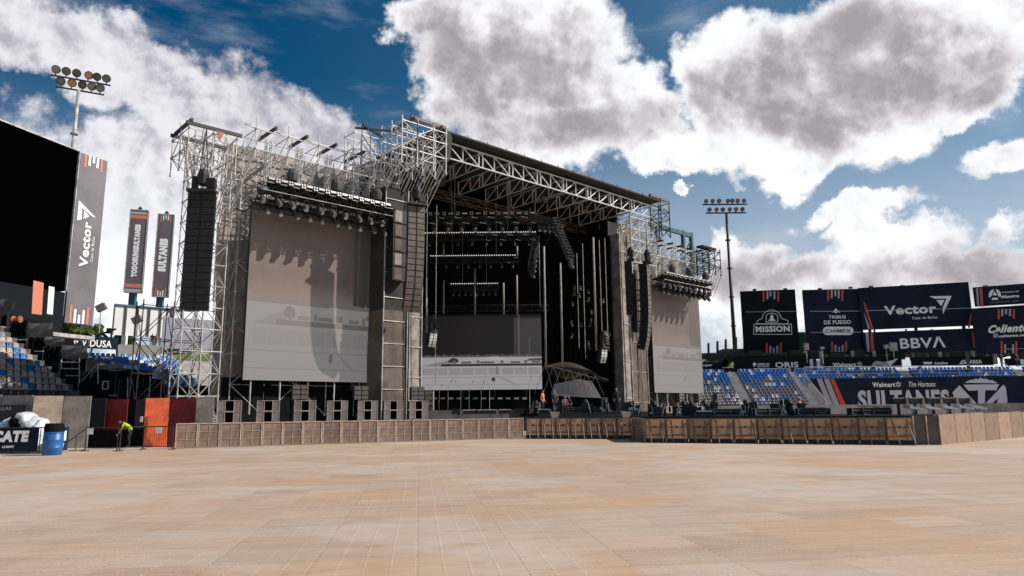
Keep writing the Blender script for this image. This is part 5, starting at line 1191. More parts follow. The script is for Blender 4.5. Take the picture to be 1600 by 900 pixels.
# side hang box stack by the second tower
t = thing('speaker_column', 'short hanging stack of four pale-fronted boxes behind the left brown column', 'speaker column', at(620, 336, 52)); 
for k in range(5):
    q = S(9.5, -2.4, 15.9 - k * 1.08); o = MB().box(q, (1.25, .7, 1.0), SAX).obj('cabinet', M['speaker'], t); MB().box(q - VV * .37 - UU * .2, (.6, .04, .85), SAX).obj('grille', M['tarp_brown' if k % 3 else 'tarp_white'], o)
t = thing('speaker_column', 'short hanging stack of pale boxes between the two right speaker columns', 'speaker column', at(995, 430, 71))
for k in range(6):
    q = S(40.9, -.6, 15.6 - k * 1.1); o = MB().box(q, (1.5, .7, 1.0), SAX).obj('cabinet', M['speaker'], t); MB().box(q - VV * .37, (1.0, .04, .85), SAX).obj('grille', M['tarp_brown' if k % 3 else 'tarp_white'], o)
# small curved delay hangs on stage
for px, py, Y, lab in ((673, 520, 58, 'small white-fronted curved speaker hang at the left of the stage opening'), (940, 545, 58, 'small white-fronted curved speaker hang before the right black drape')):
    line_array(lab, at(px + 4, py, Y), 5, .8, .24, .45, radians(48), 'strobe', 1.5, [6])
# ---- subwoofers
def proto_sub():
    t = thing('subwoofer', '', 'subwoofer', (0, 0, 0)); w, h, d = 1.25, .62, 1.1
    MB().box((0, 0, h / 2), (w, d, h - .03)).obj('cabinet', M['blackcase'], t, bevel=.012)
    for s in (-1, 1):
        MB().box((s * .43, -d / 2 - .012, h / 2), (.36, .03, h - .1)).obj('grille', M['subgrille'], t)
    mb = MB(); 
    mb.add([(-.2, -d / 2 - .02, .05), (0, -d / 2 + .28, .05), (0, -d / 2 + .28, h - .05), (-.2, -d / 2 - .02, h - .05)], [(0, 1, 2, 3)]); mb.add([(.2, -d / 2 - .02, .05), (0, -d / 2 + .28, .05), (0, -d / 2 + .28, h - .05), (.2, -d / 2 - .02, h - .05)], [(3, 2, 1, 0)])
    MB().box((0, -d / 2 - .008, h / 2), (.40, .02, h - .08)).obj('horn_mouth', M['display'], t)
    mb = MB()
    for x in (-.625, -.235, .235, .625): mb.box((x, -d / 2 - .02, h / 2), (.035, .05, h))
    for z in (.015, h - .015): mb.box((0, -d / 2 - .021, z), (w, .045, .03))
    mb.obj('rim', M['alu'], t)
    MB().tube((-w / 2 - .01, -.15, h * .55), (-w / 2 - .01, .15, h * .55), .05, 6).obj('handle', M['orange'], t)
    index_children(t); return t
PSUB = proto_sub(); first = True
for k, px in enumerate((353, 413, 470, 520, 567, 607, 646)):
    q = Sv_ = None
    d = ray(px + 6, 655); c = SO.dot(VV) - 4.0; tt = c / (d.x * VV.x + d.y * VV.y); X = Vector((d.x * tt, d.y * tt, 0))
    rot = SROT - radians(26)
    pl = MB().box((X.x, X.y, .58), (1.4, 1.3, 1.16), (Vector((cos(rot), sin(rot), 0)), Vector((-sin(rot), cos(rot), 0)), ZZ)); tag(pl.obj('plinth', M['black']), 'black-draped plinth under the ground subwoofers, number hidden behind the barrier', 'plinth', 'plinths under the subwoofers')
    pl = bpy.data.objects[[o.name for o in bpy.data.objects if o.name.startswith('plinth')][-1]]; pl['label'] = 'black-draped plinth under the ground subwoofers'
    nm = ['leftmost', 'second from left', 'third from left', 'middle', 'third from right', 'second from right', 'rightmost'][k]
    for j in range(2):
        place(PSUB, first, (X.x, X.y, 1.16 + .64 * j), rot, '%s dusty subwoofer of the %s stack before the left screen' % (['lower', 'upper'][j], nm), 'subwoofers along the left front'); first = False
def proto_fill():
    t = thing('front_fill_speaker', '', 'speaker', (0, 0, 0)); MB().box((0, 0, .16), (.95, .6, .3)).obj('cabinet', M['blackcase'], t)
    for s in (-1, 1): MB().box((s * .24, -.31, .16), (.42, .03, .25)).obj('grille', M['browngrille'], t)
    index_children(t); return t
PF = proto_fill(); first = True
for k, (px, py) in enumerate(((468, 625), (563, 626), (651, 627))):
    d = ray(px, py); c = SO.dot(VV) - 3.4; tt = c / (d.x * VV.x + d.y * VV.y); X = Vector((d.x * tt, d.y * tt, EYE + d.z * tt))
    for j in range(3): place(PF, first, (X.x, X.y, 2.48 + .31 * j), SROT - radians(20), '%s box of the %s small speaker pile on top of the subwoofers' % (['bottom', 'middle', 'top'][j], ['left', 'centre', 'right'][k]), 'small speakers piled on the subwoofers'); first = False
for k, u in enumerate((45.2, 48.8, 52.6)):
    for j in range(3): place(PF, False, S(u, -2.2, 2.3 + .33 * j), SROT, '%s box of the %s small speaker pile below the right screen' % (['bottom', 'middle', 'top'][j], ['left', 'centre', 'right'][k]), 'small speakers piled below the right screen')
for k in range(7):
    X = S(42.5 + k * 1.9, -2.2, 0); place(PSUB, False, (X.x, X.y, 1.30), SROT, 'dusty subwoofer, %s in the row below the right screen' % ['first from the left', 'second from the left', 'third from the left', 'fourth', 'third from the right', 'second from the right', 'last at the right'][k], 'subwoofers below the right screen')
    

# slack cables strung between towers, trusses and deck
def sag_cable(a, b, drop, r, label, m='darksteel'):
    mb = MB(); n = 14; P = [a.lerp(b, i / n) - ZZ * drop * 4 * (i / n) * (1 - i / n) for i in range(n + 1)]
    for p, q in zip(P, P[1:]): mb.tube(p, q, r, 5, cap=False)
    tag(mb.obj('cable', M[m]), label, 'cable')
sag_cable(S(-2.2, -.6, 15.5), S(-.6, -1.4, 16.2), 1.2, .045, 'thick black cable loop between the far-left tower and the left screen truss')
sag_cable(S(9.5, -1.5, 16.2), S(8.8, -2.1, 13.4), .5, .045, 'thick black cable loop beside the dark tower cloth')
sag_cable(S(10.5, -2.1, 18), S(10.6, -2.15, 1.0), .05, .05, 'black cable bundle running down the second tower')
sag_cable(S(10.9, -2.1, 12), S(11.1, -2.2, 1.0), .08, .03, 'thin black cable down the pale cloth strip')
sag_cable(S(38.4, -.4, 19), S(38.5, -.45, 1.4), .05, .05, 'black cable bundle down the beige strip at the right of the opening')
sag_cable(S(41.8, .1, 16), S(41.9, .0, 1.4), .06, .06, 'pale cable bundle down the right tower cloth', 'polesock')
sag_cable(at(840, 350, 59), at(870, 352, 58), .8, .05, 'slack black cable between the inner trusses')
sag_cable(at(838, 378, 63), at(862, 360, 60), .9, .04, 'slack black cable above the steep corner truss')
# ============================================================ CROWD BARRIERS
def rotz(v, a): return Vector((v[0] * cos(a) - v[1] * sin(a), v[0] * sin(a) + v[1] * cos(a), v[2]))
def barrier_run(a, b, n, face, label, group, h=1.2, m='ply', first_m=None):
    a = Vector((a[0], a[1], 0)); b = Vector((b[0], b[1], 0)); L = (b - a).length / n; d = (b - a).normalized(); ang = atan2(d.y, d.x)
    pr = thing('crowd_barrier', label, 'crowd barrier', (0, 0, 0), group); W_ = L - .035
    if face == 'front':
        MB().box((0, 0, h / 2), (W_, .04, h - .06)).obj('board', M[m], pr)
        mb = MB(); A_ = M['screenrail']
        for z in (h * .34, h * .66): mb.box((0, -.03, z), (W_, .015, .022))
        mb.box((0, -.031, h / 2), (.022, .015, h - .1)); mb.obj('mesh_bars', A_, pr)
        MB().box((0, -.01, h), (W_ + .02, .09, .05)).obj('top_rail', A_, pr)
        for s in (-1, 1): MB().box((s * (W_ / 2 - .02), -.02, h / 2), (.05, .06, h)).obj('post', A_, pr)
        MB().box((0, -.28, .02), (W_, .55, .03)).obj('foot_plate', M['tarp_white'], pr)  # pale plate colour stands in for the sunlit strip along the base
    else:
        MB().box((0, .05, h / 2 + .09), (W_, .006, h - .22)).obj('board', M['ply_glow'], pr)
        mb = MB(); A_ = M['shaderail']
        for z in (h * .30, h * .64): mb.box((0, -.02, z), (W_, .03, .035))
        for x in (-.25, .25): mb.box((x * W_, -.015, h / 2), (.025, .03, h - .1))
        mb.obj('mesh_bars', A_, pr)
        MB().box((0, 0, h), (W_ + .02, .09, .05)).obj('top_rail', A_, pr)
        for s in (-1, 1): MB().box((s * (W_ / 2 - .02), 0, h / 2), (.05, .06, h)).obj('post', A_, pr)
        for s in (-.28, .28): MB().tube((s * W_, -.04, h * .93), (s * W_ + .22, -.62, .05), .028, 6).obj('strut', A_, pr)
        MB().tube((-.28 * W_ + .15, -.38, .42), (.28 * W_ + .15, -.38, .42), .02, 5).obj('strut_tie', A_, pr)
        MB().box((0, -.32, .03), (W_, .7, .025)).obj('foot_plate', M['darksteel'], pr); MB().box((0, .03, .10), (W_, .02, .2)).obj('base_shade_strip', M['darksteel'], pr)  # dark plate colour and added strip stand in for shade at the foot
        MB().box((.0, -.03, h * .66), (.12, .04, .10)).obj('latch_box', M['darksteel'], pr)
    index_children(pr)
    rj = random.Random(n)
    for k in range(n): place(pr, k == 0, a + d * L * (k + .5) + Vector((0, rj.uniform(-.02, .02), 0)), ang + rj.uniform(-.012, .012), label if n == 1 else label + ', %s from the left' % ORD[k])
    return pr
LA, LB = gnd(272, 700.5), gnd(818, 684)
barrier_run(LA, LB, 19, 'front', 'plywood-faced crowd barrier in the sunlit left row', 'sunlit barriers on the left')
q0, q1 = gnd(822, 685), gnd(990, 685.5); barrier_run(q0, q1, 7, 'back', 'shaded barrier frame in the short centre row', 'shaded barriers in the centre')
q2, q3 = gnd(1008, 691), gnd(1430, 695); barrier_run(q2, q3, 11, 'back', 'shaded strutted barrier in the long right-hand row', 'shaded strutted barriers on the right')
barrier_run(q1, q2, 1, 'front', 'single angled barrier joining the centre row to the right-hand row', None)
q4 = gnd(1471, 695); t = thing('plywood_panel_wall', 'dark shaded panel with a cart wheel hoop behind it at the barrier corner', 'panel', q3)
b = Board(q3, q4, 0, 1.28, .05); b.body('panel', M['tarp_brown'], t); MB().tube(b.P(.0, 0, .05), b.P(.0, 1.3, .05), .03).tube(b.P(b.L * .5, 0, .05), b.P(b.L * .5, 1.3, .05), .03).tube(b.P(b.L, 0, .05), b.P(b.L, 1.3, .05), .03).obj('post', M['alu'], t)
q5 = gnd(1600, 683); q5 = q4 + (q5 - q4) * 1.35
n = 8
for k in range(n):
    a, c = q4.lerp(q5, k / n), q4.lerp(q5, (k + 1) / n - .004); bb = Board(a, c, 0, 1.35 + .02 * (k % 3), .04)
    o = bb.body('plywood_sheet', M['ply_right']); tag(o, 'upright grimy plywood sheet, %s from the corner, in the right edge wall' % ORD[k], 'plywood sheet', 'plywood sheets at the right edge')
# bright strip of tape/ramp at its foot and the plywood wall further back
b = Board((at(1515, 640, 47).x, 47), (at(1720, 640, 45).x, 45), .9, at(1560, 630, 47).z, .1); t = thing('plywood_wall', 'shaded plywood wall behind the right barriers below the T emblem', 'wall', b.a); b.body('sheet', M['ply_grey'], t)
# ============================================================ LEFT FENCE OF PANELS
def panel(x0, x1, yt, Y, m, label, th=.06, name='wall_panel', Yb=None, extra=None):
    a, c = at(x0, 650, Y), at(x1, 650, Yb or Y); b = Board(a, c, 0, at(x0, yt, Y).z, th); o = b.body(name, M[m]); tag(o, label, 'panel'); return b
YL = 37.2
panel(-60, -2, 617, YL, 'ply_grey', 'grey board panel cut by the left edge of the floor wall')
panel(0, 48, 618, YL, 'ply_grey', 'grey board panel behind the black menu sign')
panel(50, 96, 618.5, YL, 'ply_pale', 'beige board panel above the white bags', Yb=YL + .5)
panel(97.5, 140, 619, YL, 'ply_grey', 'grey scuffed board panel left of the dark passage', Yb=YL + .18)
panel(141, 164, 622, YL + 1.2, 'blackcase', 'black panel at the left side of the dark passage')
panel(160, 198, 624, YL + 1.6, 'redpanel', 'stained red panel at the back of the dark passage')
panel(197, 214, 624, YL + 1.7, 'black', 'black cloth panel right of the stained red panel')
panel(211, 227, 624, YL + .7, 'purple', 'dull purple panel beside the orange panel')
panel(226, 263, 622, YL, 'orangepanel', 'bright orange panel behind the small gate', Yb=YL + .42)
panel(263.5, 305, 622.5, YL, 'darkred', 'dark red panel right of the orange panel')
panel(305.5, 333, 621, YL, 'ply_grey', 'grey panel between the dark red panel and the first subwoofer', Yb=YL + .12)
b = Board(at(141, 650, YL + .5), at(227, 650, YL + .5), 0, .9, .1); tag(b.body('low_screen', M['black']), 'low black cloth screen across the dark passage', 'screen')
for px, py, Y in ((221, 655, YL + .55), ):
    q = at(px, py, Y); tag(MB().box(q, (.14, .02, .3)).obj('notice', M['sign_white']), 'small white paper notice on the purple panel', 'notice')
# menu sign
b = Board.px(-30, 633, 668, 36.6, 38.5, 664, 36.6, .08); T = thing('menu_board', 'black menu board with faint lettering at the left edge', 'menu board', b.a); b.body('board', M['blackcase'], T)
b.text('BOTELLAS', -22, 641, 18.5, 635.5, M['greyink'], T, .02)
# banner barrier with white lettering
YB_ = 32.2
b = Board.px(-60, 668, 709, YB_ - .3, 57, 710, YB_, .03)
T = thing('banner_barrier', 'barrier wrapped in a navy banner with big white slanted lettering beside the barrel', 'barrier', b.a)
b.z0 = .12; b.z1 = at(20, 669, YB_).z; b.body('banner', M['navy'], T)
b.text('TECATE', -37, 691.5, 47, 672.5, M['sign_white'], T, .07, shear=.1); b.text('LIGHT', 4, 700, 23, 696.2, M['sign_white'], T, .05)
mb = MB(); e = at(94, 700, YB_).x
mb.tube((b.a.x, b.a.y + .05, 1.16), (e, YB_ + .05, 1.16), .025).tube((b.a.x, b.a.y + .05, .1), (e, YB_ + .05, .1), .025)
for k in range(3): x = at(60 + k * 11, 700, YB_).x; mb.tube((x, YB_ + .05, .0), (x, YB_ + .05, 1.16), .02)
mb.obj('frame', M['darksteel'], T)
b = Board.px(94, 667, 706, YB_ + .2, 105, 704, YB_ + 1.2, .03); T = thing('banner_barrier', 'narrow blue end banner beside the blue barrel', 'barrier', b.a); b.z0 = .1; b.z1 = 1.15; b.body('banner', M['navy'], T)
b.poly(MB(), [(96, 676), (103, 673), (102, 688), (96, 689)]).obj('lettering', M['sign_white'], T); b.poly(MB(), [(96, 693), (99, 692.5), (98, 697), (96, 697)]).obj('lettering', M['sign_white'], T)
# blue barrel
q = gnd(81, 711); q.z = 0; t = thing('barrel', 'blue plastic barrel at the end of the navy banner barrier', 'barrel', q)
MB().lathe(q, q + ZZ * .95, [(0, .35), (.02, .37), (.3, .39), (.33, .41), (.36, .39), (.65, .39), (.68, .41), (.71, .39), (.97, .38), (1, .36)], 24).obj('body', M['bluebarrel'], t, smooth=True)
MB().lathe(q + ZZ * .93, q + ZZ * .985, [(0, .40), (1, .40)], 24).obj('rim', M['bluebarrel'], t)
# dark liner rising above barrel
MB().lathe(q + ZZ * .9, q + ZZ * 1.35, [(0, .37), (.5, .40), (1, .36)], 14).obj('bin_liner', M['black'], t)
# bags
rnd = random.Random(12)
def bag(px, py, Y, s, label):
    c = at(px, py, Y); bm = bmesh.new(); bmesh.ops.create_icosphere(bm, subdivisions=3, radius=1)
    from mathutils import noise as mn
    for v in bm.verts:
        n_ = mn.fractal(v.co * 1.6 + Vector((px, py, 0)), .9, 2, 4); v.co *= 1 + .28 * n_; v.co.z = max(-.55, v.co.z * (.9 if v.co.z < .3 else 1.0)); v.co = Vector((v.co.x * s[0], v.co.y * .6, v.co.z * s[1]))
    me = bpy.data.meshes.new('bag'); bm.to_mesh(me); bm.free(); me.materials.append(M['bag'])
    for p in me.polygons: p.use_smooth = True
    o = bpy.data.objects.new('bag', me); COL.objects.link(o); o.location = c; tag(o, label, 'bag', 'white bags behind the banner barrier')
bag(41, 656, 33.2, (.45, .38), 'biggest white plastic bag heaped on top behind the banner barrier'); bag(56, 668, 33.2, (.55, .5), 'white plastic bag right of the biggest one'); bag(18, 666, 33.3, (.5, .38), 'low white plastic bag at the left of the heap'); bag(63, 690, 33.0, (.42, .95), 'tall white bag slumped beside the barrel'); bag(33, 684, 33.4, (.8, .8), 'white bag low down in the middle of the heap')
mb = MB(); c = at(27, 658, 32.9); mb.lathe(c - ZZ * .4, c + ZZ * .35, [(0, .25), (.5, .34), (.9, .2), (1, .05)], 9); tag(mb.obj('bag', M['black'], smooth=True), 'dark bag between the white ones', 'bag')
# pedestrian barriers
def ped(x0, x1, y0, label, Y, Yb, m='darksteel', h=1.1, n=14, notice=None):
    a, c = at(x0, 700, Y), at(x1, 700, Yb); a.z = c.z = 0; t = thing('pedestrian_barrier', label, 'barrier', a)
    mb = MB().tube(a + ZZ * h, c + ZZ * h, .025).tube(a + ZZ * .15, c + ZZ * .15, .02); mb.obj('rail', M[m], t)
    for p in (a, c): MB().tube(p, p + ZZ * h, .028).box(p + ZZ * .02, (.08, .6, .03)).obj('post', M[m], t)
    mb = MB()
    for k in range(1, n): p = a.lerp(c, k / n); mb.tube(p + ZZ * .15, p + ZZ * h, .010, 4)
    if n: mb.obj('bars', M[m], t)
    if notice: p = a.lerp(c, notice); MB().box(p + Vector((0, -.05, h - .18)), (.3, .02, .28)).obj('notice', M['sign_white'], t)
    return t
ped(133, 183, 665, 'black steel barrier with a paper notice before the dark passage', 34.2, 34.0, n=0, notice=.13)
ped(187, 223, 665, 'black steel barrier with striped post in front of the person in lime', 34.0, 35.4, n=0)
ped(223, 269, 663, 'black barred gate in front of the orange panel', 35.4, 34.8, n=16, notice=.52)
t = thing('stair_rail', 'dark sloping handrail left of the passage barrier', 'railing', at(105, 705, 34)); MB().tube(at(106, 690, 34), at(133, 671, 34), .025).tube(at(118, 704, 34), at(119, 682, 34), .02).tube(at(106, 704, 34), at(133, 703, 34), .02).obj('rail', M['darksteel'], t)
# ============================================================ BLACK DRAPED PLATFORMS on the left
plats = [(-60, 17, 493, 62), (17, 46, 499, 61), (46, 82, 525, 59.5), (70, 101, 540, 58), (97, 137, 560, 56), (126, 184, 580, 54.5), (155, 209, 578, 57), (188, 226, 591, 53.5), (215, 345, 603, 53)]
names_ = ['highest black-draped scaffold platform at the left edge', 'black-draped platform beneath the orange cable drum', 'black-draped platform with a grey tarp roll, third from the left', 'black-draped platform stepping down below the shell-emblem board', 'black-draped platform with a square grey tarp hood', 'low black-draped platform with bare pipe ladder', 'black-draped platform with a small grey tarp shelf', 'low black-draped platform before the far-left terrace', 'long low black drape behind the coloured panels']
for (x0, x1, yt, Y), lab in zip(plats, names_):
    a, c = at(x0, yt, Y), at(x1, yt, Y); rnd = random.Random(int(x0)); t = thing('draped_platform', lab, 'platform', (a.x, Y, 0)); mb = MB(); n = 14; vs = []
    for j in range(8):
        for i in range(n + 1): vs.append(Vector((a.x + (c.x - a.x) * i / n, Y + .10 * sin(i * 1.7 + j * .6 + x0) + .05 * sin(i * 4 + j), a.z * j / 7 - (.25 * (.5 - abs(i / n - .5)) if j == 7 else 0))))
    mb.add(vs, [(j * (n + 1) + i, j * (n + 1) + i + 1, (j + 1) * (n + 1) + i + 1, (j + 1) * (n + 1) + i) for j in range(7) for i in range(n)])
    m_ = (n + 1); mb.add([vs[7 * m_ + i] for i in range(n + 1)] + [vs[7 * m_ + i] + Vector((0, 3, .0)) for i in range(n + 1)], [(i, i + 1, m_ + i + 1, m_ + i) for i in range(n)])
    mb.add([Vector((x, y, z)) for x in (a.x, c.x) for y in (Y, Y + 3) for z in (0, a.z)], [(0, 1, 3, 2), (4, 5, 7, 6)]); mb.obj('drape', M['black'], t)
    mb = MB(); 
    for x in (a.x, c.x): mb.tube((x, Y - .12, 0), (x, Y - .12, a.z - .1), .04, 5)
    mb.tube((a.x, Y - .12, a.z - 1.6), (c.x, Y - .12, a.z - 1.6), .03, 4); mb.obj('pipe', M['darksteel'], t)
def tarp_roll(x0, x1, y0, y1, Y, label, sk=0):
    mb = MB(); n, m_ = 16, 8; vs = []; rnd = random.Random(int(x0))
    for j in range(m_ + 1):
        for i in range(n + 1):
            a = i / n; b_ = j / m_; p = at(x0 + (x1 - x0) * a, y0 + (y1 - y0) * b_ + sk * a * (1 if j else .6) + 1.2 * sin(pi * a) * (1 - b_), Y)
            p.y += -.10 * sin(pi * b_) + .05 * sin(a * 7 + b_ * 9) + .025 * sin(a * 17 + b_ * 7); vs.append(p)
    fs = [(j * (n + 1) + i, j * (n + 1) + i + 1, (j + 1) * (n + 1) + i + 1, (j + 1) * (n + 1) + i) for j in range(m_) for i in range(n)]
    mb.add(vs, fs); mb.add([v + Vector((0, .12, 0)) for v in vs], fs); o = mb.obj('tarp', M['greytarp'], smooth=True); tag(o, label, 'tarp')
tarp_roll(45, 82, 504, 527, 59.2, 'topmost wrinkled grey tarp under the scoreboard'); tarp_roll(70, 100, 525, 539, 57.6, 'wrinkled grey tarp just below the topmost one', 2); tarp_roll(97, 136, 539, 558, 55.6, 'square grey tarp hood below the shell-emblem board', 1); tarp_roll(156, 190, 567, 577, 54.0, 'small grey tarp shelf in front of the far-left seats', 2)
q = at(26, 499, 60.5); tag(MB().lathe(q + Vector((-.35, 0, 0)), q + Vector((.35, 0, 0)), [(0, .3), (.15, .3), (.2, .18), (.8, .18), (.85, .3), (1, .3)], 14).obj('cable_drum', M['orange']), 'orange cable drum on the black-draped platform', 'drum')
mb = MB()
for a_, c_ in (((96, 562), (96, 577)), ((96, 566), (124, 566)), ((96, 576), (124, 576)), ((124, 560), (124, 598)), ((153, 567), (153, 600)), ((153, 568), (128, 595)), ((200, 590), (199, 622)), ((235, 588), (233, 621)), ((102, 587), (124, 587)), ((161, 596), (169, 596)), ((169, 596), (169, 608)), ((169, 608), (160, 608)), ((160, 608), (161, 596)), ((54, 549), (68, 549)), ((20, 531), (42, 531)), ((170, 618), (182, 618))):
    mb.tube(at(a_[0], a_[1], 52.8), at(c_[0], c_[1], 52.8), .04, 5)
tag(mb.obj('pipe_scaffold', M['steel']), 'bare grey scaffold pipes standing before the black platforms', 'scaffold')
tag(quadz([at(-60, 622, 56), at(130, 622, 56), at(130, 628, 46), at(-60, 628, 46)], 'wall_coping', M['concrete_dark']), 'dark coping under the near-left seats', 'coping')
# ============================================================ ON THE DECKS
rnd = random.Random(21)
def proto_case():
    t = thing('flight_case', '', 'flight case', (0, 0, 0)); MB().box((0, 0, .36), (1.2, .6, .6)).obj('shell', M['blackcase'], t, bevel=.02)
    mb = MB()
    for x in (-.6, .6):
        for y in (-.3, .3): mb.box((x, y, .36), (.04, .04, .62))
    for z in (.06, .44, .66):
        for y in (-.31, .31): mb.box((0, y, z), (1.2, .02, .03))
    mb.obj('metal_edging', M['steel'], t)
    for x in (-.5, .5): MB().lathe((x, -.25, .05), (x, -.2, .05), [(0, .06), (1, .06)], 8).obj('caster', M['darksteel'], t)
    index_children(t); return t
PC = proto_case(); first = True
where = [(1128, 641, 44), (1190, 641, 42), (1212, 640, 42), (1258, 641, 41), (1282, 641, 41), (1340, 641, 39), (1357, 641, 39), (1375, 640, 39), (1150, 642, 45), (915, 636, 55), (935, 637, 54), (890, 640, 52)]
desc = ['just right of the right screen', 'before the grey seats', 'beside the tallest cluster before the stair', 'left of the orange worker', 'right of the orange worker', 'before the striped end of the navy wall', 'under the big pale letter S', 'second from the left under the big letter S', 'left of the first terrace stair', 'at centre stage by the black wall', 'at the right rear of the stage', 'low at the front of centre stage']
for (px, py, Y), dsc in zip(where, desc):
    p = at(px, py, Y); place(PC, first, (p.x, p.y, 1.26 if px > 950 else 1.46), rnd.uniform(-.3, .3), 'black flight case with metal edges, ' + dsc, 'flight cases on the decks').scale = (.8, .8, .62); first = False
def cluster(px, Y, z, w, label, seed):       # pile of wrapped lamps and stands
    rnd = random.Random(seed); p = at(px, 640, Y); t = thing('equipment_pile', label, 'equipment', (p.x, p.y, z)); 
    for k in range(5):
        q = Vector((p.x + rnd.uniform(-w, w), p.y + rnd.uniform(-.3, .3), z)); h = rnd.uniform(.4, .95); MB().box(q + ZZ * h / 2, (rnd.uniform(.2, .5), .35, h)).obj('box', M['blackcase' if k % 2 else 'speaker'], t)
    for k in range(4): q = Vector((p.x + rnd.uniform(-w, w), p.y - .3, z)); MB().tube(q, q + Vector((rnd.uniform(-.3, .3), 0, rnd.uniform(.5, 1.0))), .025, 5).obj('stand', M['steel'], t)
    for k in range(3): q = Vector((p.x + rnd.uniform(-w, w), p.y - .32, z + rnd.uniform(.1, .5))); MB().box(q, (rnd.uniform(.12, .3), .05, rnd.uniform(.1, .2))).obj('bright_panel', M['strobe'], t)
    q = Vector((p.x, p.y - .2, z + .75)); MB().lathe(q - Vector((0, .15, .1)), q + Vector((0, .15, .1)), [(0, .1), (.3, .17), (1, .16)], 9).obj('lamp', M['blackcase'], t)
for i, (px, Y, w) in enumerate(((1022, 46, .5), (985, 47, .5), (1100, 45, .6), (1165, 43, .5), (1232, 42, .8), (945, 50, .5), (915, 51, .4), (868, 53, .5), (1068, 46, .6), (838, 55, .4))):
    cluster(px, Y, 1.26 if px > 950 else 1.46, w, 'black pile of lamps and stands %s' % ['below the left edge of the right screen', 'at the foot of the right speaker columns', 'below the right edge of the right screen', 'before the first terrace stair', 'widest, before the second seat block', 'beside the pale cloth strip', 'beneath the curved speaker hang', 'beside the seated musicians', 'under the middle of the right screen', 'behind the person in orange'][i], i + 50)
def proto_cart():
    t = thing('equipment_cart', '', 'cart', (0, 0, 0)); MB().box((0, 0, .12), (1.0, .6, .08)).obj('base', M['blackcase'], t)
    for x in (-.42, .42): MB().lathe((x, -.3, .05), (x, -.24, .05), [(0, .07), (1, .07)], 8).obj('caster', M['darksteel'], t)
    MB().box((-.3, 0, .5), (.12, .12, .75)).obj('post', M['darksteel'], t)
    MB().box((-.35, 0, 1.02), (.75, .35, .34)).obj('head', M['blackcase'], t, bevel=.05); MB().box((.06, -.12, 1.0), (.10, .3, .34)).obj('side_plate', M['polesock'], t)
    MB().hexa([Vector(v) for v in ((.1, -.4, .60), (.85, -.4, .50), (.85, .2, .52), (.1, .2, .64), (.05, -.4, .78), (.85, -.4, .60), (.85, .2, .62), (.05, .2, .82))]).obj('tray', M['panelwhite'], t)
    MB().tube((.5, -.1, .15), (.35, -.1, .58), .03).tube((.2, -.1, .15), (.6, -.1, .55), .03).obj('scissor_leg', M['steel'], t); MB().box((.2, -.3, .25), (.9, .05, .12)).obj('fender', M['polesock'], t)
    index_children(t); return t
PCt = proto_cart()
for k, (px, Y) in enumerate(((1414, 38.5), (1440, 39), (1468, 39.5), (1493, 40), (1514, 40.5))):
    p = at(px, 652, Y); z = at(px, 650, Y).z; place(PCt, k == 0, (p.x, p.y, 1.0), .05, '%s of the five black carts with white trays under the big pale lettering' % ['leftmost', 'second', 'middle', 'fourth', 'rightmost'][k], 'black carts with white trays')
tag(MB().box((at(1465, 640, 39.5).x, 39.6, .5), (5.2, 1.4, .98)).obj('cart_platform', M['black']), 'low black platform under the five carts', 'platform')
# long low dark truss pieces / dollies
for px0, px1, Y, z in ((1095, 1130, 44, 1.3), (1256, 1288, 40.5, 1.4), (1344, 1392, 38.5, 1.45)):
    a, b_ = at(px0, 640, Y), at(px1, 640, Y); a.z = b_.z = z + .0; tag(MB().truss(a, b_, .3, .3, 5, .02).obj('truss_piece', M['blacktruss']), 'spare black truss section lying %s' % {1095: 'right of the right screen', 1256: 'before the navy wall stair', 1344: 'under the first big pale letters'}[px0], 'truss section')
# row of small white floor lights on stage left
mb = None
for k in range(12):
    px = 679 + k * 12.8; p = at(px, 622.5, 58); t = thing('floor_light', 'small white-faced floor light, %s from the left, below the centre video wall' % ORD[k], 'floor light', p, 'floor lights below the video wall')
    MB().box(p, (.42, .22, .2)).obj('housing', M['blackcase'], t); MB().box(p + Vector((0, -.12, 0)), (.36, .02, .14)).obj('lens', M['strobe'], t)
tag(MB().box(((at(665, 620, 58.4).x + at(835, 620, 58.4).x) / 2, 58.6, 2.0), (9.4, .5, 1.6)).obj('riser', M['black']), 'black riser behind the row of floor lights', 'riser')
# mic stands
for k, (px, y0, y1, lean) in enumerate(((700, 640, 597, 4), (720, 640, 598, -6), (733, 640, 598, 5), (752, 640, 600, 3), (765, 640, 597, -6), (828, 640, 590, 2), (686, 640, 604, 3), (872, 640, 612, -4))):
    p = at(px, y0, 54); p.z = 1.46; q = at(px, y1, 54); m_ = Vector((p.x, p.y, q.z - .35)); t = thing('microphone_stand', 'microphone stand %s' % ['leaning right beside the guitar rack', 'with boom to the left near the drum hardware', 'third from the left on the open stage', 'slim and upright at mid stage', 'with left boom before the video wall', 'tallest at the right of the video wall', 'nearest the pale amplifier tower', 'beside the seated musicians'][k], 'microphone stand', p)
    MB().tube(p, m_, .018).obj('pole', M['steel'], t); MB().tube(m_, m_ + Vector((lean * .06, 0, .4)), .014).obj('boom', M['steel'], t); e = m_ + Vector((lean * .06, 0, .4)); MB().lathe(e, e + Vector((lean * .01, 0, .1)), [(0, .03), (.6, .035), (1, .02)], 7).obj('microphone', M['darksteel'], t)
    MB().tube(p, p + Vector((.25, 0, -.0)) + ZZ * .02, .015).tube(p, p + Vector((-.2, .15, .02)), .015).tube(p, p + Vector((-.1, -.2, .02)), .015).obj('foot', M['darksteel'], t)
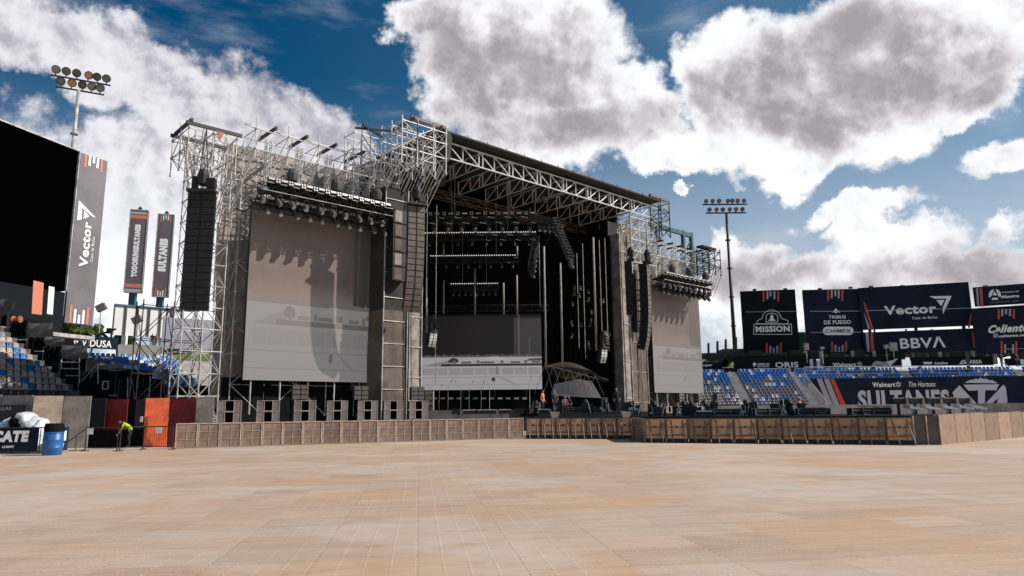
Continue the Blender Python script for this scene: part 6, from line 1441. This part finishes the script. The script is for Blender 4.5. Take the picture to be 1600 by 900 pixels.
# amplifier tower, guitars rack, monitors
p = at(671, 640, 53); t = thing('amplifier_tower', 'pale-fronted amplifier rack at the left end of the stage', 'amplifier rack', (p.x, 53, 1.45)); MB().box((p.x, 53, 2.3), (.62, .6, 1.7)).obj('cabinet', M['tarp_white'], t)
for j in range(4):
    for s in (-1, 1): MB().box((p.x + s * .16, 52.68, 1.7 + j * .38), (.14, .04, .16)).obj('panel', M['blackcase'], t)
p = at(945, 637, 51); t = thing('amplifier_tower', 'pale-fronted amplifier rack at the right of the stage', 'amplifier rack', (p.x, 51, 1.45)); MB().box((p.x, 51, 2.0), (.4, .5, 1.1)).obj('cabinet', M['tarp_white'], t)
for j in range(3): MB().box((p.x, 50.73, 1.65 + j * .33), (.22, .04, .16)).obj('panel', M['blackcase'], t)
for k, px in enumerate((661, 666)):
    p = at(px, 620, 52.4); t = thing('guitar', '%s tan guitar standing by the pale amplifier rack' % ['left', 'right'][k], 'guitar', p - ZZ * .8)
    z0 = p.z - .6; MB().lathe((p.x, 52.45, z0), (p.x, 52.35, z0), [(0, .16), (1, .16)], 14).lathe((p.x, 52.45, z0 + .2), (p.x, 52.35, z0 + .2), [(0, .12), (1, .12)], 14).obj('body', M['brass'], t); MB().box((p.x, 52.4, z0 + .6), (.05, .03, .7)).obj('neck', M['brass'], t)
def proto_wedge():
    t = thing('monitor_wedge', '', 'monitor speaker', (0, 0, 0)); MB().hexa([Vector(v) for v in ((-.3, -.25, 0), (.3, -.25, 0), (.3, .25, 0), (-.3, .25, 0), (-.3, -.2, .38), (.3, -.2, .38), (.3, .2, .12), (-.3, .2, .12))]).obj('cabinet', M['blackcase'], t)
    MB().box((0, -.235, .19), (.5, .02, .28)).obj('grille', M['speaker'], t); index_children(t); return t
PW = proto_wedge()
for k, px in enumerate((713, 738, 762, 786, 812, 900, 935)):
    p = at(px, 640, 51); place(PW, k == 0, (p.x, 51 - (px > 850) * 1, 1.46), 0, 'black monitor wedge on the stage floor, %s' % ['nearest the amplifier rack', 'second from the left', 'third from the left', 'fourth from the left', 'fifth, below the video wall edge', 'in front of the musicians', 'rightmost'][k], 'monitor wedges')
for k, (px, w) in enumerate(((735, 1.0), (750, .5), (765, .9), (789, .8), (850, .6), (1215, 1.2), (1100, .8), (1225, 2.2))):
    Y = 50 if px < 900 else 42.2; p = at(px, 638, Y); z = (1.47 if px < 900 else 1.27); t = thing('white_case', '%s white-lidded case on the deck' % ['long', 'small', 'second long', 'third', 'centre', 'right-hand', 'screen-side', 'widest'][k], 'case', (p.x, Y, z)); MB().box((p.x, Y, z + .13), (w, .5, .25)).obj('box', M['blackcase'], t); MB().box((p.x, Y, z + .28), (w + .03, .52, .05)).obj('lid', M['panelwhite'], t)
# pale low wall behind the right gear (top of the dugout)
b = Board((at(1100, 630, 66).x, 66), (at(1560, 630, 64).x, 64), .0, at(1300, 632.5, 65).z, .3); tag(b.body('dugout_wall', M['concrete']), 'long pale concrete wall at the foot of the right-hand terrace', 'wall')

# ============================================================ PEOPLE
def person(loc, rz, pose, shirt, trousers, label, h=1.72, hair='hair'):
    s = h / 1.72
    if pose == 'stand': J = dict(pel=(0, 0, .92), wst=(0, -.01, 1.08), chs=(0, -.01, 1.30), nck=(0, -.0, 1.47), hed=(0, -.03, 1.56), hp=(.09, 0, .88), kn=(.10, -.02, .48), an=(.11, .0, .08), to=(.12, -.16, .03), sh=(.18, 0, 1.40), el=(.24, .02, 1.12), wr=(.22, -.10, .88))
    elif pose == 'sit': J = dict(pel=(0, 0, .50), wst=(0, -.02, .64), chs=(0, -.07, .86), nck=(0, -.11, 1.03), hed=(0, -.17, 1.12), hp=(.09, -.02, .50), kn=(.13, -.42, .50), an=(.13, -.42, .09), to=(.14, -.58, .04), sh=(.18, -.08, .96), el=(.24, -.16, .70), wr=(.14, -.36, .66))
    else: J = dict(pel=(0, .08, .86), wst=(0, 0, 1.0), chs=(0, -.20, 1.14), nck=(0, -.36, 1.22), hed=(0, -.44, 1.20), hp=(.09, .06, .83), kn=(.10, -.02, .46), an=(.11, .05, .08), to=(.12, -.12, .03), sh=(.17, -.28, 1.18), el=(.22, -.36, .92), wr=(.16, -.46, .72))
    vs = []; rad = []; es = []
    def v(p, r): vs.append(tuple(x * s for x in p)); rad.append(r * s); return len(vs) - 1
    a = v(J['pel'], .135); b_ = v(J['wst'], .125); c = v(J['chs'], .15); d = v(J['nck'], .055); e = v(J['hed'], .085); hd = Vector(J['hed']); tip = v(tuple(hd + Vector((0, -.01, .13))), .075)
    es += [(a, b_), (b_, c), (c, d), (d, e), (e, tip)]
    for sg in (-1, 1):
        m_ = lambda q: (q[0] * sg, q[1], q[2])
        i = v(m_(J['hp']), .095); k = v(m_(J['kn']), .062); n_ = v(m_(J['an']), .042); f = v(m_(J['to']), .038); es += [(a, i), (i, k), (k, n_), (n_, f)]
        i = v(m_(J['sh']), .062); k = v(m_(J['el']), .043); n_ = v(m_(J['wr']), .028); wv = (Vector(J['wr']) - Vector(J['el'])).normalized(); hn = Vector(J['wr']) + wv * .07; f = v(m_(hn), .032); es += [(c, i), (i, k), (k, n_), (n_, f)]
    me = bpy.data.meshes.new('body'); me.from_pydata(vs, es, []); o = bpy.data.objects.new('tmp', me); COL.objects.link(o)
    md = o.modifiers.new('s', 'SKIN'); 
    for q, r in zip(me.skin_vertices[0].data, rad): q.radius = (r, r)
    me.skin_vertices[0].data[0].use_root = True
    o.modifiers.new('d', 'SUBSURF').levels = 1
    dg = bpy.context.evaluated_depsgraph_get(); m2 = bpy.data.meshes.new_from_object(o.evaluated_get(dg)); bpy.data.objects.remove(o)
    for mm in (M[shirt], M[trousers], M['skin'], M['hair']): m2.materials.append(mm)
    P = Vector(J['pel']) * s; nk = Vector(J['nck']) * s; kz = Vector(J['hp']) * s; hd = Vector(J['hed']) * s
    # fingers, nose and ears joined into the same figure
    bm = bmesh.new(); bm.from_mesh(m2); bm.faces.ensure_lookup_table(); nb = len(bm.faces)
    for f in bm.faces:
        c_ = f.calc_center_median(); dw = min((c_ - Vector((sg * J['wr'][0], J['wr'][1], J['wr'][2])) * s).length for sg in (-1, 1))
        if (c_ - hd - Vector((0, 0, .06)) * s).length < .17 * s and (c_ - nk).length > .045: f.material_index = 3 if (c_.y > hd.y + .01 or c_.z > hd.z + .13 * s) else 2
        elif dw < .13 * s and abs(c_.x) > .08: f.material_index = 2
        elif (c_.z < P.z - .02 and pose != 'sit') or (pose == 'sit' and (c_.z < P.z + .02 or c_.y < -.30 and c_.z < .6 * s)): f.material_index = 1
        else: f.material_index = 0
    bm.to_mesh(m2); bm.free()
    add = MB()
    for sg in (-1, 1):
        wv = (Vector(J['wr']) - Vector(J['el'])).normalized(); hp = Vector(J['wr']) + wv * .11; hp.x *= sg; wv.x *= sg; sd_ = Vector((0, 1, 0)) if abs(wv.y) < .8 else Vector((1, 0, 0))
        for k in range(4): q = (hp + sd_ * (k - 1.5) * .019) * s; L_ = (.07, .08, .075, .06)[k] * s; mid = q + wv * L_ * .55; add.tube(q, mid, .009 * s, 5); add.tube(mid, mid + (wv + Vector((-sg * .5, -.2, 0))).normalized() * L_ * .5, .008 * s, 5, .006 * s)
        q = (hp - wv * .03 + sd_ * -.04) * s; add.tube(q, q + (wv - sd_ * .9).normalized() * .06 * s, .010 * s, 5, .008 * s)
        add.lathe(hd + Vector((sg * .078, .0, .055)) * s, hd + Vector((sg * .095, .01, .06)) * s, [(0, .025), (1, .028)], 6)
    add.tube(hd + Vector((0, -.078, .075)) * s, hd + Vector((0, -.108, .045)) * s, .010 * s, 5, .016 * s)
    bm = bmesh.new(); bm.from_mesh(m2); vv = [bm.verts.new(p) for p in add.v]
    for f in add.f:
        try: nf = bm.faces.new([vv[i] for i in f]); nf.material_index = 2
        except ValueError: pass
    bm.to_mesh(m2); bm.free()
    for p in m2.polygons: p.use_smooth = True
    o = bpy.data.objects.new('person', m2); COL.objects.link(o); o.location = loc; o.rotation_euler = (0, 0, rz); tag(o, label, 'person'); return o
q = at(203, 664, 36.4); person((q.x, 36.4, at(203, 681, 36.4).z - .55), radians(-60), 'bend', 'lime', 'jeans', 'person in a lime green shirt bending forward in the dark passage')
for px, py, Y, sh, ps, rz, lab in ((848, 637, 53, 'orangeshirt', 'stand', 60, 'person in an orange top standing beside the video wall'), (881, 637, 52, 'brownshirt', 'sit', 30, 'seated person in brown playing at stage right'), (888, 636, 53, 'blackshirt', 'sit', 10, 'seated person in black beside the one in brown'), (866, 637, 54, 'blackshirt', 'stand', 40, 'person in black standing behind the seated musicians'), (964, 641, 49, 'blackshirt', 'stand', 0, 'person in dark clothes at the foot of the pale cloth strip')):
    p = at(px, py, Y); person((p.x, p.y, 1.46), radians(rz), ps, sh, 'jeans', lab)
for px in (881, 888): p = at(px, 637, 52 + (px == 888)); tag(MB().box((p.x, p.y + .05, 1.46 + .21), (.4, .36, .42)).obj('stool_case', M['blackcase']), 'black case used as a seat by the person in %s' % ('brown' if px == 881 else 'black'), 'case')
p = at(1250, 640, 42.4); person((p.x, p.y, .6), 1., 'stand', 'orangeshirt', 'jeans', 'worker in an orange vest among the black cases')
for px, py, lab in ((1566, 571, 'dark figure standing at the rail above the stair, left of two'), (1590, 571, 'dark figure standing at the rail near the right edge')):
    p = at(px, py + 3, 90.5); person((p.x, 90.5, p.z), .2, 'stand', 'blackshirt', 'jeans', lab, 1.9)
for px, lab in ((219, 'left one of two people in the gallery right of the shell-emblem board'), (226, 'right one of two people in the gallery right of the shell-emblem board')):
    p = at(px, 540, 82); person((p.x, 84.6, p.z), .5, 'stand', 'brownshirt' if px > 220 else 'blackshirt', 'jeans', lab)
bpy.context.view_layer.update()
